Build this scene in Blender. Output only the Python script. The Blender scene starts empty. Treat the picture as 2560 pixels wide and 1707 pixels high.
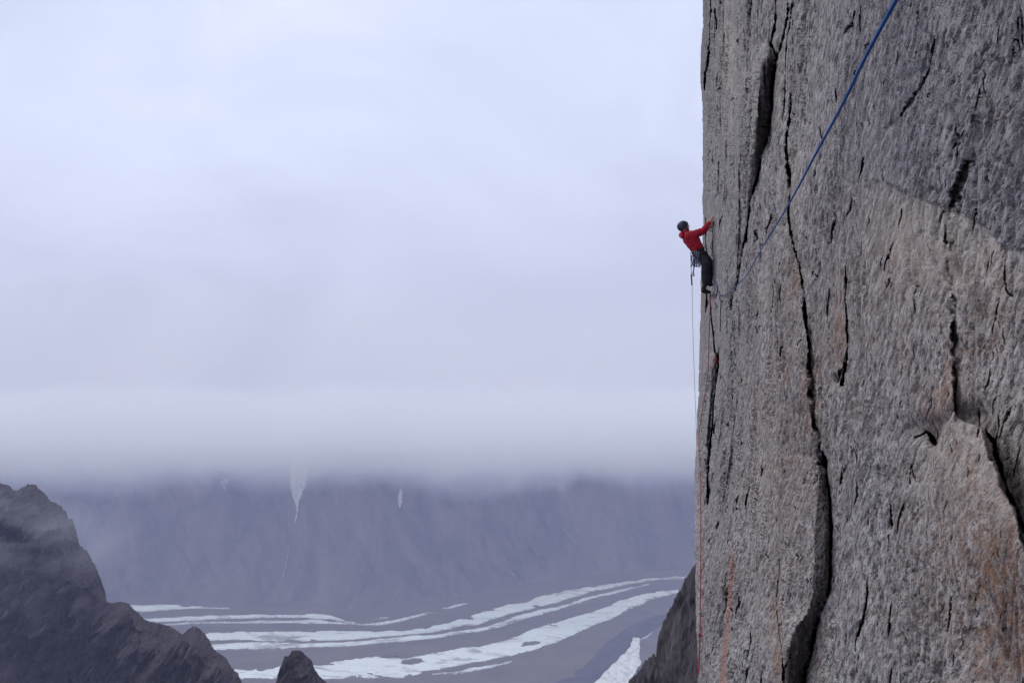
import bpy, bmesh, math, random
import numpy as np
from mathutils import Vector, Matrix

random.seed(7)
rng = np.random.default_rng(11)
scene = bpy.context.scene
COL = scene.collection
R = math.radians

# ------------------------------------------------------------------ camera
F, CX, CY = 2009.0, 1280.0, 853.5        # focal length and centre, in photograph pixels
cam_d = bpy.data.cameras.new('camera')
cam_d.sensor_width = 36.0
cam_d.lens = 36.0 * F / 2560.0
cam_d.clip_start = 0.05
cam_d.clip_end = 60000.0
cam = bpy.data.objects.new('camera', cam_d)
COL.objects.link(cam)
cam.rotation_euler = (R(90), 0, 0)
scene.camera = cam

# ------------------------------------------------------------------ sky
world = bpy.data.worlds.new('World')
scene.world = world
world.use_nodes = True
nt = world.node_tree
nt.nodes.clear()
N, L = nt.nodes, nt.links
w_out = N.new('ShaderNodeOutputWorld')
bg_sky = N.new('ShaderNodeBackground')
bg_cloud = N.new('ShaderNodeBackground')
mixw = N.new('ShaderNodeMixShader')
sky = N.new('ShaderNodeTexSky')
sky.sky_type = 'NISHITA'
sky.sun_disc = False
sky.sun_elevation = R(49)
sky.sun_rotation = R(-50)
L.new(sky.outputs[0], bg_sky.inputs[0])
bg_sky.inputs[1].default_value = 0.10
tc = N.new('ShaderNodeTexCoord')
sep = N.new('ShaderNodeSeparateXYZ')
L.new(tc.outputs['Generated'], sep.inputs[0])
ramp = N.new('ShaderNodeValToRGB')
mr = N.new('ShaderNodeMapRange')
mr.inputs['From Min'].default_value = -0.25
mr.inputs['From Max'].default_value = 0.55
L.new(sep.outputs['Z'], mr.inputs['Value'])
L.new(mr.outputs[0], ramp.inputs[0])
SKY = [(-0.25, (.400, .425, .640)), (-0.15, (.440, .470, .690)), (-0.10, (.560, .590, .825)), (-0.04, (.560, .595, .835)),
       (0.03, (.600, .642, .890)), (0.12, (.665, .718, .970)), (0.25, (.730, .795, 1.045)), (0.55, (.770, .835, 1.085))]
els = ramp.color_ramp.elements
while len(els) < len(SKY):
    els.new(0.5)
for e, (z, c) in zip(els, SKY):
    e.position = (z + 0.25) / 0.8
    e.color = (*c, 1)
mp = N.new('ShaderNodeMapping')
mp.inputs['Scale'].default_value = (1.0, 1.0, 1.7)
L.new(tc.outputs['Generated'], mp.inputs[0])
nz = N.new('ShaderNodeTexNoise')
nz.inputs['Scale'].default_value = 2.3
nz.inputs['Detail'].default_value = 5
nz.inputs['Roughness'].default_value = 0.5
nz.inputs['Distortion'].default_value = 0.9
L.new(mp.outputs[0], nz.inputs['Vector'])
cl = N.new('ShaderNodeMapRange')
cl.inputs['From Min'].default_value = 0.3
cl.inputs['From Max'].default_value = 0.7
cl.inputs['To Min'].default_value = 0.86
cl.inputs['To Max'].default_value = 1.10
L.new(nz.outputs[0], cl.inputs['Value'])
vm = N.new('ShaderNodeVectorMath')
vm.operation = 'SCALE'
L.new(ramp.outputs[0], vm.inputs[0])
L.new(cl.outputs[0], vm.inputs['Scale'])
L.new(vm.outputs[0], bg_cloud.inputs[0])
bg_cloud.inputs[1].default_value = 1.01
mixw.inputs[0].default_value = 0.97
L.new(bg_sky.outputs[0], mixw.inputs[1])
L.new(bg_cloud.outputs[0], mixw.inputs[2])
L.new(mixw.outputs[0], w_out.inputs[0])

# ------------------------------------------------------------------ sun (veiled by overcast)
sun_d = bpy.data.lights.new('sun', 'SUN')
sun_d.energy = 0.9
sun_d.angle = R(20)
sun_d.color = (1.0, 0.97, 0.94)
sun = bpy.data.objects.new('sun', sun_d)
COL.objects.link(sun)
sdir = Vector((-0.50, 0.42, 0.76)).normalized()      # direction towards the sun
sun.rotation_euler = sdir.to_track_quat('Z', 'Y').to_euler()
sun.location = (-20, 20, 40)

scene.view_settings.view_transform = 'Standard'
scene.view_settings.look = 'None'
scene.view_settings.exposure = 0.0
scene.view_settings.gamma = 1.0
scene.view_settings.use_curve_mapping = False
cy = scene.cycles
cy.max_bounces = 8
cy.diffuse_bounces = 3
cy.glossy_bounces = 2
cy.transmission_bounces = 2
cy.volume_bounces = 6
cy.transparent_max_bounces = 8
cy.volume_step_rate = 1.0
cy.volume_max_steps = 256
cy.use_denoising = True
try:
    cy.denoiser = 'OPENIMAGEDENOISE'
    cy.denoising_input_passes = 'RGB_ALBEDO_NORMAL'
except Exception:
    pass

# ------------------------------------------------------------------ helpers
def P(px, py, y):
    """point seen at photograph pixel (px, py) at distance y"""
    return Vector(((px - CX) / F * y, y, -(py - CY) / F * y))

def tag(o, label=None, cat=None, group=None, kind=None):
    if label: o['label'] = label
    if cat: o['category'] = cat
    if group: o['group'] = group
    if kind: o['kind'] = kind
    return o

def fast_mesh(name, verts, faces, mat=None, parent=None, smooth=True):
    """verts (n,3) float array, faces (m,4) or (m,3) int array -> one mesh object"""
    me = bpy.data.meshes.new(name)
    verts = np.asarray(verts, dtype=np.float32)
    faces = np.asarray(faces, dtype=np.int32)
    k = faces.shape[1]
    me.vertices.add(len(verts))
    me.vertices.foreach_set('co', verts.ravel())
    me.loops.add(faces.size)
    me.loops.foreach_set('vertex_index', faces.ravel())
    me.polygons.add(len(faces))
    me.polygons.foreach_set('loop_start', np.arange(0, faces.size, k, dtype=np.int32))
    me.polygons.foreach_set('loop_total', np.full(len(faces), k, dtype=np.int32))
    if smooth:
        me.polygons.foreach_set('use_smooth', np.ones(len(faces), dtype=bool))
    me.update(calc_edges=True)
    if mat is not None:
        me.materials.append(mat)
    o = bpy.data.objects.new(name, me)
    COL.objects.link(o)
    if parent is not None:
        o.parent = parent
    return o

def grid_faces(nr, nc, flip=False, off=0):
    i = np.arange(nr * nc).reshape(nr, nc) + off
    a, b, c, d = i[:-1, :-1].ravel(), i[:-1, 1:].ravel(), i[1:, 1:].ravel(), i[1:, :-1].ravel()
    return np.stack([a, d, c, b] if flip else [a, b, c, d], 1)

def set_attr(o, name, data, domain='POINT'):
    data = np.asarray(data, dtype=np.float32)
    a = o.data.attributes.new(name, 'FLOAT_COLOR', domain)
    if data.shape[1] == 3:
        data = np.concatenate([data, np.ones((len(data), 1), np.float32)], 1)
    a.data.foreach_set('color', data.ravel())

def hash2(ix, iy, seed):
    h = (ix.astype(np.int64) * 374761393 + iy.astype(np.int64) * 668265263 + seed * 974711) & 0xffffffff
    h = ((h ^ (h >> 13)) * 1274126177) & 0xffffffff
    h = (h ^ (h >> 16)) & 0xffffffff
    return h

def perlin(x, y, seed=0):
    x = np.asarray(x, float); y = np.asarray(y, float)
    x0 = np.floor(x).astype(np.int64); y0 = np.floor(y).astype(np.int64)
    fx, fy = x - x0, y - y0
    u = fx * fx * fx * (fx * (fx * 6 - 15) + 10); v = fy * fy * fy * (fy * (fy * 6 - 15) + 10)
    def g(dx, dy):
        a = hash2(x0 + dx, y0 + dy, seed) * (2 * math.pi / 4294967296.0)
        return np.cos(a) * (fx - dx) + np.sin(a) * (fy - dy)
    n0 = g(0, 0) * (1 - u) + g(1, 0) * u
    n1 = g(0, 1) * (1 - u) + g(1, 1) * u
    return (n0 * (1 - v) + n1 * v) * 1.5

def fbm(x, y, seed=0, octaves=4, gain=0.5, lac=2.03):
    s, a, t = 0.0, 1.0, 0.0
    for k in range(octaves):
        s = s + a * perlin(x, y, seed + 31 * k)
        t += a
        x, y, a = x * lac + 13.7, y * lac + 5.1, a * gain
    return s / t

def sstep(a, b, x):
    t = np.clip((x - a) / (b - a), 0, 1)
    return t * t * (3 - 2 * t)

def pl(pts, key=1):
    """interpolating function of a polyline of (px, py): py -> px (key=1) or px -> py (key=0)"""
    p = np.array(sorted(pts, key=lambda q: q[key]), float)
    return lambda v: np.interp(v, p[:, key], p[:, 1 - key])

def seg_dist(px, py, pts, width=None):
    """distance in pixels to a polyline, and the interpolated extra value of its nearest point"""
    best = np.full(px.shape, 1e9)
    val = np.zeros(px.shape)
    for k in range(len(pts) - 1):
        (x0, y0), (x1, y1) = pts[k][:2], pts[k + 1][:2]
        dx, dy = x1 - x0, y1 - y0
        t = np.clip(((px - x0) * dx + (py - y0) * dy) / (dx * dx + dy * dy + 1e-9), 0, 1)
        d = np.hypot(px - x0 - t * dx, py - y0 - t * dy)
        m = d < best
        best = np.where(m, d, best)
        if width is not None:
            val = np.where(m, width[k] * (1 - t) + width[k + 1] * t, val)
    return best, val

# ------------------------------------------------------------------ node helpers
class Mat:
    def __init__(self, name, rough=0.8, color=(.5, .5, .5), metal=0.0, spec=0.35):
        self.m = bpy.data.materials.new(name)
        self.m.use_nodes = True
        self.nt = self.m.node_tree
        self.b = self.nt.nodes['Principled BSDF']
        self.b.inputs['Base Color'].default_value = (*color, 1)
        self.b.inputs['Roughness'].default_value = rough
        self.b.inputs['Metallic'].default_value = metal
        self.b.inputs['Specular IOR Level'].default_value = spec
    def n(self, t, **kw):
        nd = self.nt.nodes.new(t)
        for k, v in kw.items():
            if k in nd.inputs: nd.inputs[k].default_value = v
            else: setattr(nd, k, v)
        return nd
    def l(self, a, b): self.nt.links.new(a, b)
    def noise(self, vec, scale, detail=4, rough=0.55, dist=0.0):
        nd = self.n('ShaderNodeTexNoise', Scale=scale, Detail=detail, Roughness=rough, Distortion=dist)
        if vec is not None: self.l(vec, nd.inputs['Vector'])
        return nd.outputs[0]
    def mapping(self, vec, scale):
        nd = self.n('ShaderNodeMapping')
        nd.inputs['Scale'].default_value = scale
        self.l(vec, nd.inputs[0])
        return nd.outputs[0]
    def rng(self, v, a, b, c=0.0, d=1.0):
        nd = self.n('ShaderNodeMapRange')
        nd.inputs['From Min'].default_value = a; nd.inputs['From Max'].default_value = b
        nd.inputs['To Min'].default_value = c; nd.inputs['To Max'].default_value = d
        self.l(v, nd.inputs['Value'])
        return nd.outputs[0]
    def mix(self, fac, a, b, blend='MIX'):
        nd = self.n('ShaderNodeMix', data_type='RGBA', blend_type=blend)
        for sock, v in ((nd.inputs[0], fac), (nd.inputs[6], a), (nd.inputs[7], b)):
            if isinstance(v, (int, float)): sock.default_value = v
            elif isinstance(v, tuple): sock.default_value = (*v, 1)
            else: self.l(v, sock)
        return nd.outputs[2]
    def math(self, op, a, b):
        nd = self.n('ShaderNodeMath', operation=op)
        for sock, v in ((nd.inputs[0], a), (nd.inputs[1], b)):
            if isinstance(v, (int, float)): sock.default_value = v
            else: self.l(v, sock)
        return nd.outputs[0]
    def bump(self, h, strength=0.4, dist=0.01):
        nd = self.n('ShaderNodeBump', Strength=strength, Distance=dist)
        self.l(h, nd.inputs['Height'])
        self.l(nd.outputs[0], self.b.inputs['Normal'])
    def color(self, c): self.l(c, self.b.inputs['Base Color'])
    def coord(self, which='Object'):
        return self.n('ShaderNodeTexCoord').outputs[which]
    def attr(self, name):
        return self.n('ShaderNodeAttribute', attribute_name=name).outputs['Color']
    def sep(self, c):
        nd = self.n('ShaderNodeSeparateColor')
        self.l(c, nd.inputs[0])
        return nd.outputs

def plain(name, color, rough=0.7, metal=0.0, var=0.15, scale=60.0, bump=0.0, bdist=0.002):
    m = Mat(name, rough, color, metal)
    v = m.noise(m.coord(), scale, 3)
    f = m.rng(v, 0.3, 0.7, 1 - var, 1 + var)
    vmn = m.n('ShaderNodeVectorMath', operation='SCALE')
    vmn.inputs[0].default_value = color
    m.l(f, vmn.inputs['Scale'])
    m.color(vmn.outputs[0])
    if bump: m.bump(v, bump, bdist)
    return m.m
# ================================================================== THE VALLEY
H = 1000.0                                            # the camera hangs this far above the valley floor

def catm2(pts, n=14):
    p = np.array(pts, float); t = np.linspace(0, 1, len(p)); q = np.linspace(0, 1, n * len(p))
    return np.stack([np.interp(q, t, p[:, 0]), np.interp(q, t, p[:, 1])], 1)

def floor_pt(px, py):
    y = H * F / (py - CY)
    return (px - CX) / F * y, y

# ---- materials
m = Mat('rubble', 0.95)
c = m.coord()
n1 = m.noise(m.mapping(c, (1, 2.2, 1)), 0.006, 6, 0.6, 0.6)
n2 = m.noise(c, 0.05, 5, 0.65)
col = m.mix(m.rng(n1, .35, .68), (.078, .066, .057), (.135, .112, .094))
col = m.mix(m.rng(n2, .40, .75, 0, .5), col, (.14, .125, .112))
m.color(col)
M_RUBBLE = m.m

m = Mat('glacier_ice', 0.75)
c = m.coord()
n1 = m.noise(m.mapping(c, (.35, 1.0, 1)), 0.020, 7, 0.68, 0.8)
n2 = m.noise(c, 0.16, 4, 0.6)
a = m.sep(m.attr('edge'))[0]
dirt = m.math('ADD', m.rng(n1, .49, .69, 0, 1.0), m.math('MULTIPLY', a, m.rng(n2, .36, .62)))
col = m.mix(m.rng(n2, .3, .7), (.68, .76, .84), (.82, .87, .91))
col = m.mix(m.rng(dirt, .15, 1.0), col, (.17, .145, .135))
m.color(col)
M_ICE = m.m

m = Mat('snow', 0.8)
c = m.coord()
n1 = m.noise(m.mapping(c, (1, .6, .22)), 0.06, 6, 0.68, .4)
m.color(m.mix(m.rng(n1, .46, .72), (.74, .77, .80), (.34, .32, .32)))
M_SNOW = m.m

m = Mat('mountain_rock', 0.95)
c = m.coord()
n1 = m.noise(m.mapping(c, (1, .5, .42)), 0.0075, 9, 0.66, 1.1)
n2 = m.noise(c, 0.0022, 4, 0.6)
col = m.mix(m.rng(n1, .35, .68), (.020, .019, .022), (.160, .136, .128))
col = m.mix(m.rng(n2, .45, .70, 0, .55), col, (.175, .142, .130))
m.color(col)
M_MOUNT = m.m

m = Mat('ridge_rock', 0.92)
c = m.coord()
n1 = m.noise(m.mapping(c, (1, 1, .6)), 0.045, 9, 0.68, .9)
n2 = m.noise(c, 0.012, 5, 0.6)
n3 = m.noise(c, 0.5, 4, 0.65)
col = m.mix(m.rng(n1, .34, .66), (.016, .013, .016), (.120, .096, .098))
col = m.mix(m.rng(n2, .46, .68, 0, .6), col, (.090, .066, .062))
col = m.mix(m.rng(n3, .52, .72, 0, .6), col, (.20, .165, .155))
m.color(col)
m.bump(m.math('ADD', n1, m.math('MULTIPLY', n3, .25)), 1.0, 14.0)
M_RIDGE = m.m

m = Mat('buttress_rock', 0.9)
c = m.coord()
n1 = m.noise(m.mapping(c, (1, 1, .28)), 0.55, 8, 0.65, .6)
n2 = m.noise(m.mapping(c, (1, 1, .5)), 0.10, 5, 0.6)
n3 = m.noise(m.mapping(c, (1, 1, .35)), 3.2, 5, 0.7)
col = m.mix(m.rng(n1, .32, .66), (.016, .014, .017), (.135, .112, .112))
col = m.mix(m.rng(n2, .42, .66, 0, .6), col, (.070, .052, .048))
col = m.mix(m.rng(n3, .52, .75, 0, .5), col, (.17, .155, .15))
m.color(col)
m.bump(m.math('ADD', n1, m.math('MULTIPLY', n3, .2)), 0.9, 0.9)
M_BUTT = m.m

m = Mat('old_snow', 0.85)
c = m.coord()
n1 = m.noise(c, 0.06, 5, 0.65, .5)
m.color(m.mix(m.rng(n1, .36, .66), (.40, .40, .42), (.15, .13, .13)))
M_OLDSNOW = m.m

# ---- valley floor: one sheet
gx = np.linspace(-6500, 6500, 160)
gy = np.concatenate([np.linspace(-1800, 1700, 20), np.linspace(1750, 4300, 230), np.linspace(4400, 7200, 12)])
X, Y = np.meshgrid(gx, gy)
Z = -H + 14 * fbm(X / 420, Y / 160, 5, 5) + 3 * fbm(X / 60, Y / 30, 9, 3)
Z = np.minimum(Z, -H + 9)
o = fast_mesh('valley_floor', np.stack([X, Y, Z], -1).reshape(-1, 3), grid_faces(len(gy), len(gx)), M_RUBBLE)
tag(o, 'grey brown rubble covered valley floor far below the cliff', kind='structure')

def floor_z(x, y):
    z = -H + 14 * fbm(x / 420, y / 160, 5, 5) + 3 * fbm(x / 60, y / 30, 9, 3)
    return np.minimum(z, -H + 9)

# ---- bands of bare ice between the rubble stripes
def ice_band(top, bot, label, seed, rough=1.0, rise=4.0, K=18):
    x0, x1 = max(top[0][0], bot[0][0]), min(top[-1][0], bot[-1][0])
    px = np.arange(x0, x1 + .1, 1.5)
    tp, bp = pl(top, 0)(px), pl(bot, 0)(px)
    # taper both tips
    w = bp - tp
    amp = np.clip(w * 0.16, .3, 2.6) * rough
    tp = tp + amp * fbm(px / 34, px * 0 + seed, seed, 6, 0.72) * 1.5
    bp = bp + amp * fbm(px / 30, px * 0 + seed + 3, seed + 7, 6, 0.72) * 1.7
    bp = np.maximum(bp, tp + .25)
    t = np.linspace(0, 1, K)[:, None]
    PY = tp[None] * (1 - t) + bp[None] * t
    PX = np.repeat(px[None], K, 0)
    x, y = floor_pt(PX, PY)
    prof = np.sin(np.pi * np.clip(t, 0.0, 1.0)) ** .45
    z = floor_z(x, y) + .6 - 3 * (1 - prof) + rise * prof * (.7 + 1.3 * fbm(x / 60, y / 38, seed + 2, 5, .6))
    o = fast_mesh('ice_band', np.stack([x, y, z], -1).reshape(-1, 3), grid_faces(K, len(px)), M_ICE)
    e = (1 - np.clip(np.minimum(t, 1 - t) * np.maximum(w, 2)[None] / 4.5, 0, 1)).ravel()
    set_attr(o, 'edge', np.stack([e, e, e], 1))
    tag(o, label, kind='structure')
    return o

ice_band([(325,1511),(449,1511),(487,1515),(575,1521)], [(325,1522),(344,1529),(374,1528),(449,1523.5),(487,1520.5),(575,1523)],
         'farthest pale ice band starting behind the dark ridge', 21, .7)
ice_band([(350,1544),(430,1540),(600,1539),(700,1536),(787,1532),(810,1533.6),(862,1548.6),(892,1556)],
         [(350,1547),(389,1555),(449,1553.5),(600,1548),(667,1544),(750,1542),(790,1548),(830,1548),(870,1554),(892,1557.5)],
         'thin ice band that bends down to a point', 22)
ice_band([(405,1565),(487,1558),(524,1560),(600,1556),(675,1552.4),(780,1547),(810,1549.5),(862,1554.5),(911,1557.5),(956,1552.4),(1012,1543),(1068,1531),(1098,1531)],
         [(405,1566),(524,1561.7),(600,1560.5),(675,1560),(750,1557),(825,1556),(884.5,1558.5),(926,1560.6),(963,1560),(1008,1551),(1068,1537),(1098,1532.5)],
         'narrow wavy ice band below the bending one', 23)
ice_band([(1105,1521),(1117,1519),(1140,1513),(1173,1509)], [(1105,1521.6),(1120,1523),(1145,1518),(1173,1509.6)],
         'small isolated ice patch on the far rubble', 24)
ice_band([(930,1549),(950,1545),(972,1543)], [(930,1549.6),(950,1547.4),(972,1543.8)], 'tiny ice sliver above the narrow wavy band', 25)
ice_band([(480,1586),(515,1584),(600,1580.5),(675,1575),(750,1572),(825,1571.8),(900,1573),(956,1573.7),(1012,1571),(1068,1563.6),(1143,1546.7),(1199,1533.6),(1256,1515),(1350,1488.7),(1410,1473.7),(1462,1466),(1537,1457),(1612,1445.7),(1687,1438),(1760,1434)],
         [(480,1603),(520,1603),(600,1603),(675,1603.6),(750,1603),(787,1600),(862,1597),(937,1593.5),(1012,1588),(1087,1578.6),(1161,1563.6),(1200,1558),(1275,1537.4),(1350,1518.7),(1425,1498),(1469.5,1481),(1518,1472),(1574,1460.6),(1649,1449.4),(1715,1442),(1760,1438)],
         'broad clean white ice band sweeping across the whole valley', 26, .8)
ice_band([(510,1612),(600,1609),(675,1607.5),(750,1605.5),(802,1606.6),(881,1600),(937,1597.5),(1012,1591.7),(1087,1584),(1124,1582),(1199,1566),(1255,1550.5),(1350,1524),(1425,1509),(1480,1487),(1537,1475.6),(1574,1470),(1623,1463)],
         [(510,1627),(600,1625.4),(712,1623.5),(787,1621.6),(862,1620.5),(937,1610),(1012,1606.6),(1087,1597),(1161,1584),(1236,1569),(1256,1562),(1331,1543),(1387,1526),(1462,1503.7),(1518,1487),(1574,1473.7),(1623,1464.5)],
         'second white ice band running just below the broad one', 27, 1.1)
ice_band([(560,1672),(600,1669),(637,1670),(656,1678),(701,1665),(783,1659),(862,1648),(926,1642),(974,1638.5),(1004,1644),(1068,1633),(1161,1618),(1200,1614),(1275,1593.5),(1350,1565.5),(1387,1554),(1462,1532),(1537,1507.5),(1604,1487),(1649,1479),(1700,1473.7),(1745,1470)],
         [(560,1683),(575,1690),(600,1698),(690,1698),(820,1700),(899,1694.6),(974,1692.7),(1012,1692.7),(1087,1678),(1143,1664.7),(1214,1651.6),(1300,1636),(1346,1622),(1362,1616),(1380,1614),(1413,1597),(1454.5,1584),(1488,1562),(1537,1541),(1574,1520.5),(1630,1500),(1694,1485),(1745,1480)],
         'nearest wide crevassed ice band with ragged edges', 28, 1.5, 5, 26)
ice_band([(1080,1686),(1150,1678),(1170,1672),(1229,1665),(1280,1652)], [(1080,1687),(1150,1686),(1180,1681),(1229,1671),(1280,1653)],
         'small ragged ice strip below the nearest wide band', 29, 1.6)
ice_band([(1600,1597),(1617,1588),(1632,1579)], [(1600,1598),(1619,1592),(1632,1580)], 'tiny snow patch beside the brown buttress', 30, 1)

# rubble islands lying on the ice
def rubble_island(pts, label, seed):
    cx, cyy, rx, ry = pts
    th = np.linspace(0, 2 * np.pi, 72, endpoint=False)
    rr = np.linspace(0, 1, 7)[:, None]
    k = 1 + .35 * fbm(np.cos(th) * 2 + seed, np.sin(th) * 2, seed, 4)
    PX = cx + rx * rr * k * np.cos(th)[None]; PY = cyy + ry * rr * k * np.sin(th)[None] - .10 * (PX - cx)
    x, y = floor_pt(PX, PY)
    z = floor_z(x, y) + 4 + 5 * (1 - rr ** 3) + 3 * fbm(x / 20, y / 20, seed, 3)
    v = np.stack([x, y, z], -1).reshape(-1, 3)
    f = []
    n = len(th)
    for i in range(6):
        for j in range(n):
            f.append((i * n + j, i * n + (j + 1) % n, (i + 1) * n + (j + 1) % n, (i + 1) * n + j))
    tag(fast_mesh('rubble_island', v, f, M_RUBBLE), label, kind='structure')
rubble_island((1031, 1655, 29, 7.5), 'oval brown rubble island in the nearest ice band', 3)
rubble_island((1325, 1612, 26, 5), 'brown rubble tongue cutting into the nearest ice band', 4)
rubble_island((972, 1642, 24, 4), 'dark rubble patch on the upper edge of the nearest ice band', 5)

# crevassed snow field low on the right
rows = [(1596,1584,1596),(1601,1582,1599),(1625,1574,1600),(1648,1548,1597),(1660,1540,1605),(1681,1518,1593),(1707,1488,1574),(1760,1430,1550)]
pyv = np.arange(1596, 1760, 1.0)
lx = np.interp(pyv, [r[0] for r in rows], [r[1] for r in rows]) + 4 * fbm(pyv / 9, pyv * 0, 51, 4, .7)
rx_ = np.interp(pyv, [r[0] for r in rows], [r[2] for r in rows]) + 4 * fbm(pyv / 9, pyv * 0 + 3, 52, 4, .7)
t = np.linspace(0, 1, 70)[None]
PX = lx[:, None] * (1 - t) + rx_[:, None] * t
PY = np.repeat(pyv[:, None], 70, 1)
x, y = floor_pt(PX, PY)
z = floor_z(x, y) + 8 + 6 * fbm(x / 30, y / 30, 53, 5, .6) + 6 * -np.abs(fbm(x / 46, y / 60, 55, 3)) 
o = fast_mesh('snow_field', np.stack([x, y, z], -1).reshape(-1, 3), grid_faces(len(pyv), 70), M_SNOW)
tag(o, 'lumpy dirty snow field beside the foot of the brown buttress', kind='structure')

# dark moraine curving past the ice on the right
m = Mat('dark_moraine', 0.95)
c = m.coord()
n1 = m.noise(c, 0.03, 5, 0.6, .4)
m.color(m.mix(m.rng(n1, .35, .68), (.022, .022, .030), (.055, .053, .064)))
up_e = [(1330,1750),(1387,1707),(1462,1663),(1510,1612),(1567,1569),(1620,1545),(1672,1524),(1740,1505)]
lo_e = [(1330,1790),(1455,1750),(1488,1707),(1518,1674),(1574,1618),(1610,1590),(1655,1565),(1740,1535)]
tt = np.linspace(0, 1, 24)[:, None]
U = np.array(catm2(up_e)); LO = np.array(catm2(lo_e))
PX = U[None, :, 0] * (1 - tt) + LO[None, :, 0] * tt
PY = U[None, :, 1] * (1 - tt) + LO[None, :, 1] * tt + 2.2 * fbm(PX / 25, PX * 0 + tt * 3 , 57, 4) 
x, y = floor_pt(PX, PY)
z = floor_z(x, y) + .3 + 5 * np.sin(np.pi * tt) * (1 + .8 * fbm(x / 50, y / 50, 58, 4))
tag(fast_mesh('moraine', np.stack([x, y, z], -1).reshape(-1, 3), grid_faces(24, len(U)), m.m), 'dark blue grey moraine curving beside the brown buttress', kind='structure')

# ---- mountain wall across the valley
base = [(-900,1500),(0,1506),(300,1508),(600,1509),(675,1505.6),(780,1507),(862,1524),(937,1517),(1012,1505.6),(1087,1496),(1161,1483),(1300,1464),(1350,1449),(1500,1434),(1700,1425),(1900,1418),(2600,1412)]
px = np.concatenate([np.arange(-900, 0, 20), np.arange(0, 1800, 4), np.arange(1800, 2600, 25)])
d = np.concatenate([np.linspace(-90, 0, 8), np.linspace(5, 462, 140)])
PB = pl(base, 0)(px) + 2.0 * fbm(px / 40, px * 0, 61, 4)
bx, by = floor_pt(px, PB)
DD = np.repeat(d[:, None], len(px), 1)
ribs = fbm(bx[None] / 420 + DD / 900, DD / 1500 + .3, 62, 6, .55)
gul = -np.abs(fbm(bx[None] / 260 + DD / 500, DD / 700, 63, 5, .55))
k = sstep(-20, 160, DD)
Yb = by[None] + DD + (210 * ribs + 190 * gul) * k
slope = .62 + .75 * sstep(0, 260, DD)
Zb = -H - 6 + np.cumsum(np.concatenate([np.zeros((1, len(px))), np.diff(DD, axis=0) * slope[1:]], 0), 0) - 0
Zb = Zb - Zb[8:9] - H + 1 + 12 * fbm(bx[None] / 45, DD / 45, 64, 4) * k
Xb = bx[None] * (Yb / by[None])
V = np.stack([Xb, Yb, Zb], -1).reshape(-1, 3)
o = fast_mesh('mountain', V, grid_faces(len(d), len(px)), M_MOUNT)
tag(o, 'hazy steep mountain wall rising across the valley into cloud', kind='structure')
MPX = CX + F * Xb / Yb
MPY = CY - F * Zb / Yb

# snow lying on the mountain: patches cut to shape, draped a little in front of the rock
def drape(px, py):
    j = np.clip(np.searchsorted(base_px, px), 0, len(base_px) - 1)
    col_py = MPY[:, j]
    i = np.argsort(col_py)
    y = np.interp(py, col_py[i], Yb[i, j])
    return y
base_px = px.copy()
def snow_patch(rows, label, seed, nx=14, mat=M_SNOW, jit=3.0):
    py = np.arange(rows[0][0], rows[-1][0] + .1, 1.2)
    l = np.interp(py, [r[0] for r in rows], [r[1] for r in rows]) + jit * fbm(py / 9, py * 0, seed, 4, .7)
    r = np.interp(py, [r[0] for r in rows], [r[2] for r in rows]) + jit * fbm(py / 9, py * 0 + 5, seed + 1, 4, .7)
    r = np.maximum(r, l + .6)
    v = []
    for a, b, q in zip(l, r, py):
        for t in np.linspace(0, 1, nx):
            p = a + (b - a) * t
            edge = min(t, 1 - t) * 2
            yy = drape(p, q) - 2 - 10 * min(1, edge * 2) ** .5
            v.append(P(p, q, yy))
    tag(fast_mesh('snow_gully', v, grid_faces(len(py), nx), mat), label, kind='structure')
snow_patch([(1085,738,790),(1125,731,782),(1160,726,777),(1200,725,769),(1230,728,758),(1250,734,749),(1265,740,746),(1280,741,744.5),(1305,736,738)],
           'tall white snow gully hanging from the cloud', 71, 18)
snow_patch([(1219,1002,1004),(1235,996,1006),(1255,994,1005),(1270,999,1000)], 'small upright snow patch right of the tall gully', 72)
snow_patch([(1196,560,568),(1206,550,572),(1214,556,566),(1226,561,563)], 'faint small snow patch near the cloud on the left', 73, 8, M_OLDSNOW)
snow_patch([(1360,722,724),(1400,716,719),(1446,704,707)], 'faint thin snow streak below the tall gully', 74, 5, M_OLDSNOW)
snow_patch([(1318,1406,1408),(1350,1432,1435),(1375,1458,1460),(1405,1486,1488)], 'faint slanting snow streak on the right slope', 75, 5, M_OLDSNOW)
snow_patch([(1482,1131,1136),(1489,1138,1146),(1496,1148,1154)], 'short slanting snow strip at the mountain foot', 76, 5, M_OLDSNOW)
snow_patch([(1429,1275,1278),(1436,1280,1286),(1442,1288,1291)], 'tiny pale snow strip above the glacier', 77, 5, M_OLDSNOW)

# a farther mountain closing the valley on the right
px = np.arange(1250, 2400, 8.0)
top = pl([(1250,1040),(1450,1060),(1520,1110),(1600,1175),(1680,1235),(1760,1300),(2000,1380),(2400,1400)], 0)(px) + 3 * fbm(px / 30, px * 0, 81, 4)
t = np.linspace(0, 1, 60)[:, None]
PYm = top[None] + (1440 - top[None]) * t
Ym = 5400 - 900 * t + 130 * fbm(px[None] / 40, t * 3, 82, 5)
V = np.stack([(px[None] - CX) / F * Ym, Ym, -(PYm - CY) / F * Ym], -1).reshape(-1, 3)
o = fast_mesh('far_mountain', V, grid_faces(60, len(px)), M_MOUNT)
tag(o, 'very faint far mountain slope fading into haze on the right', kind='structure')

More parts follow.
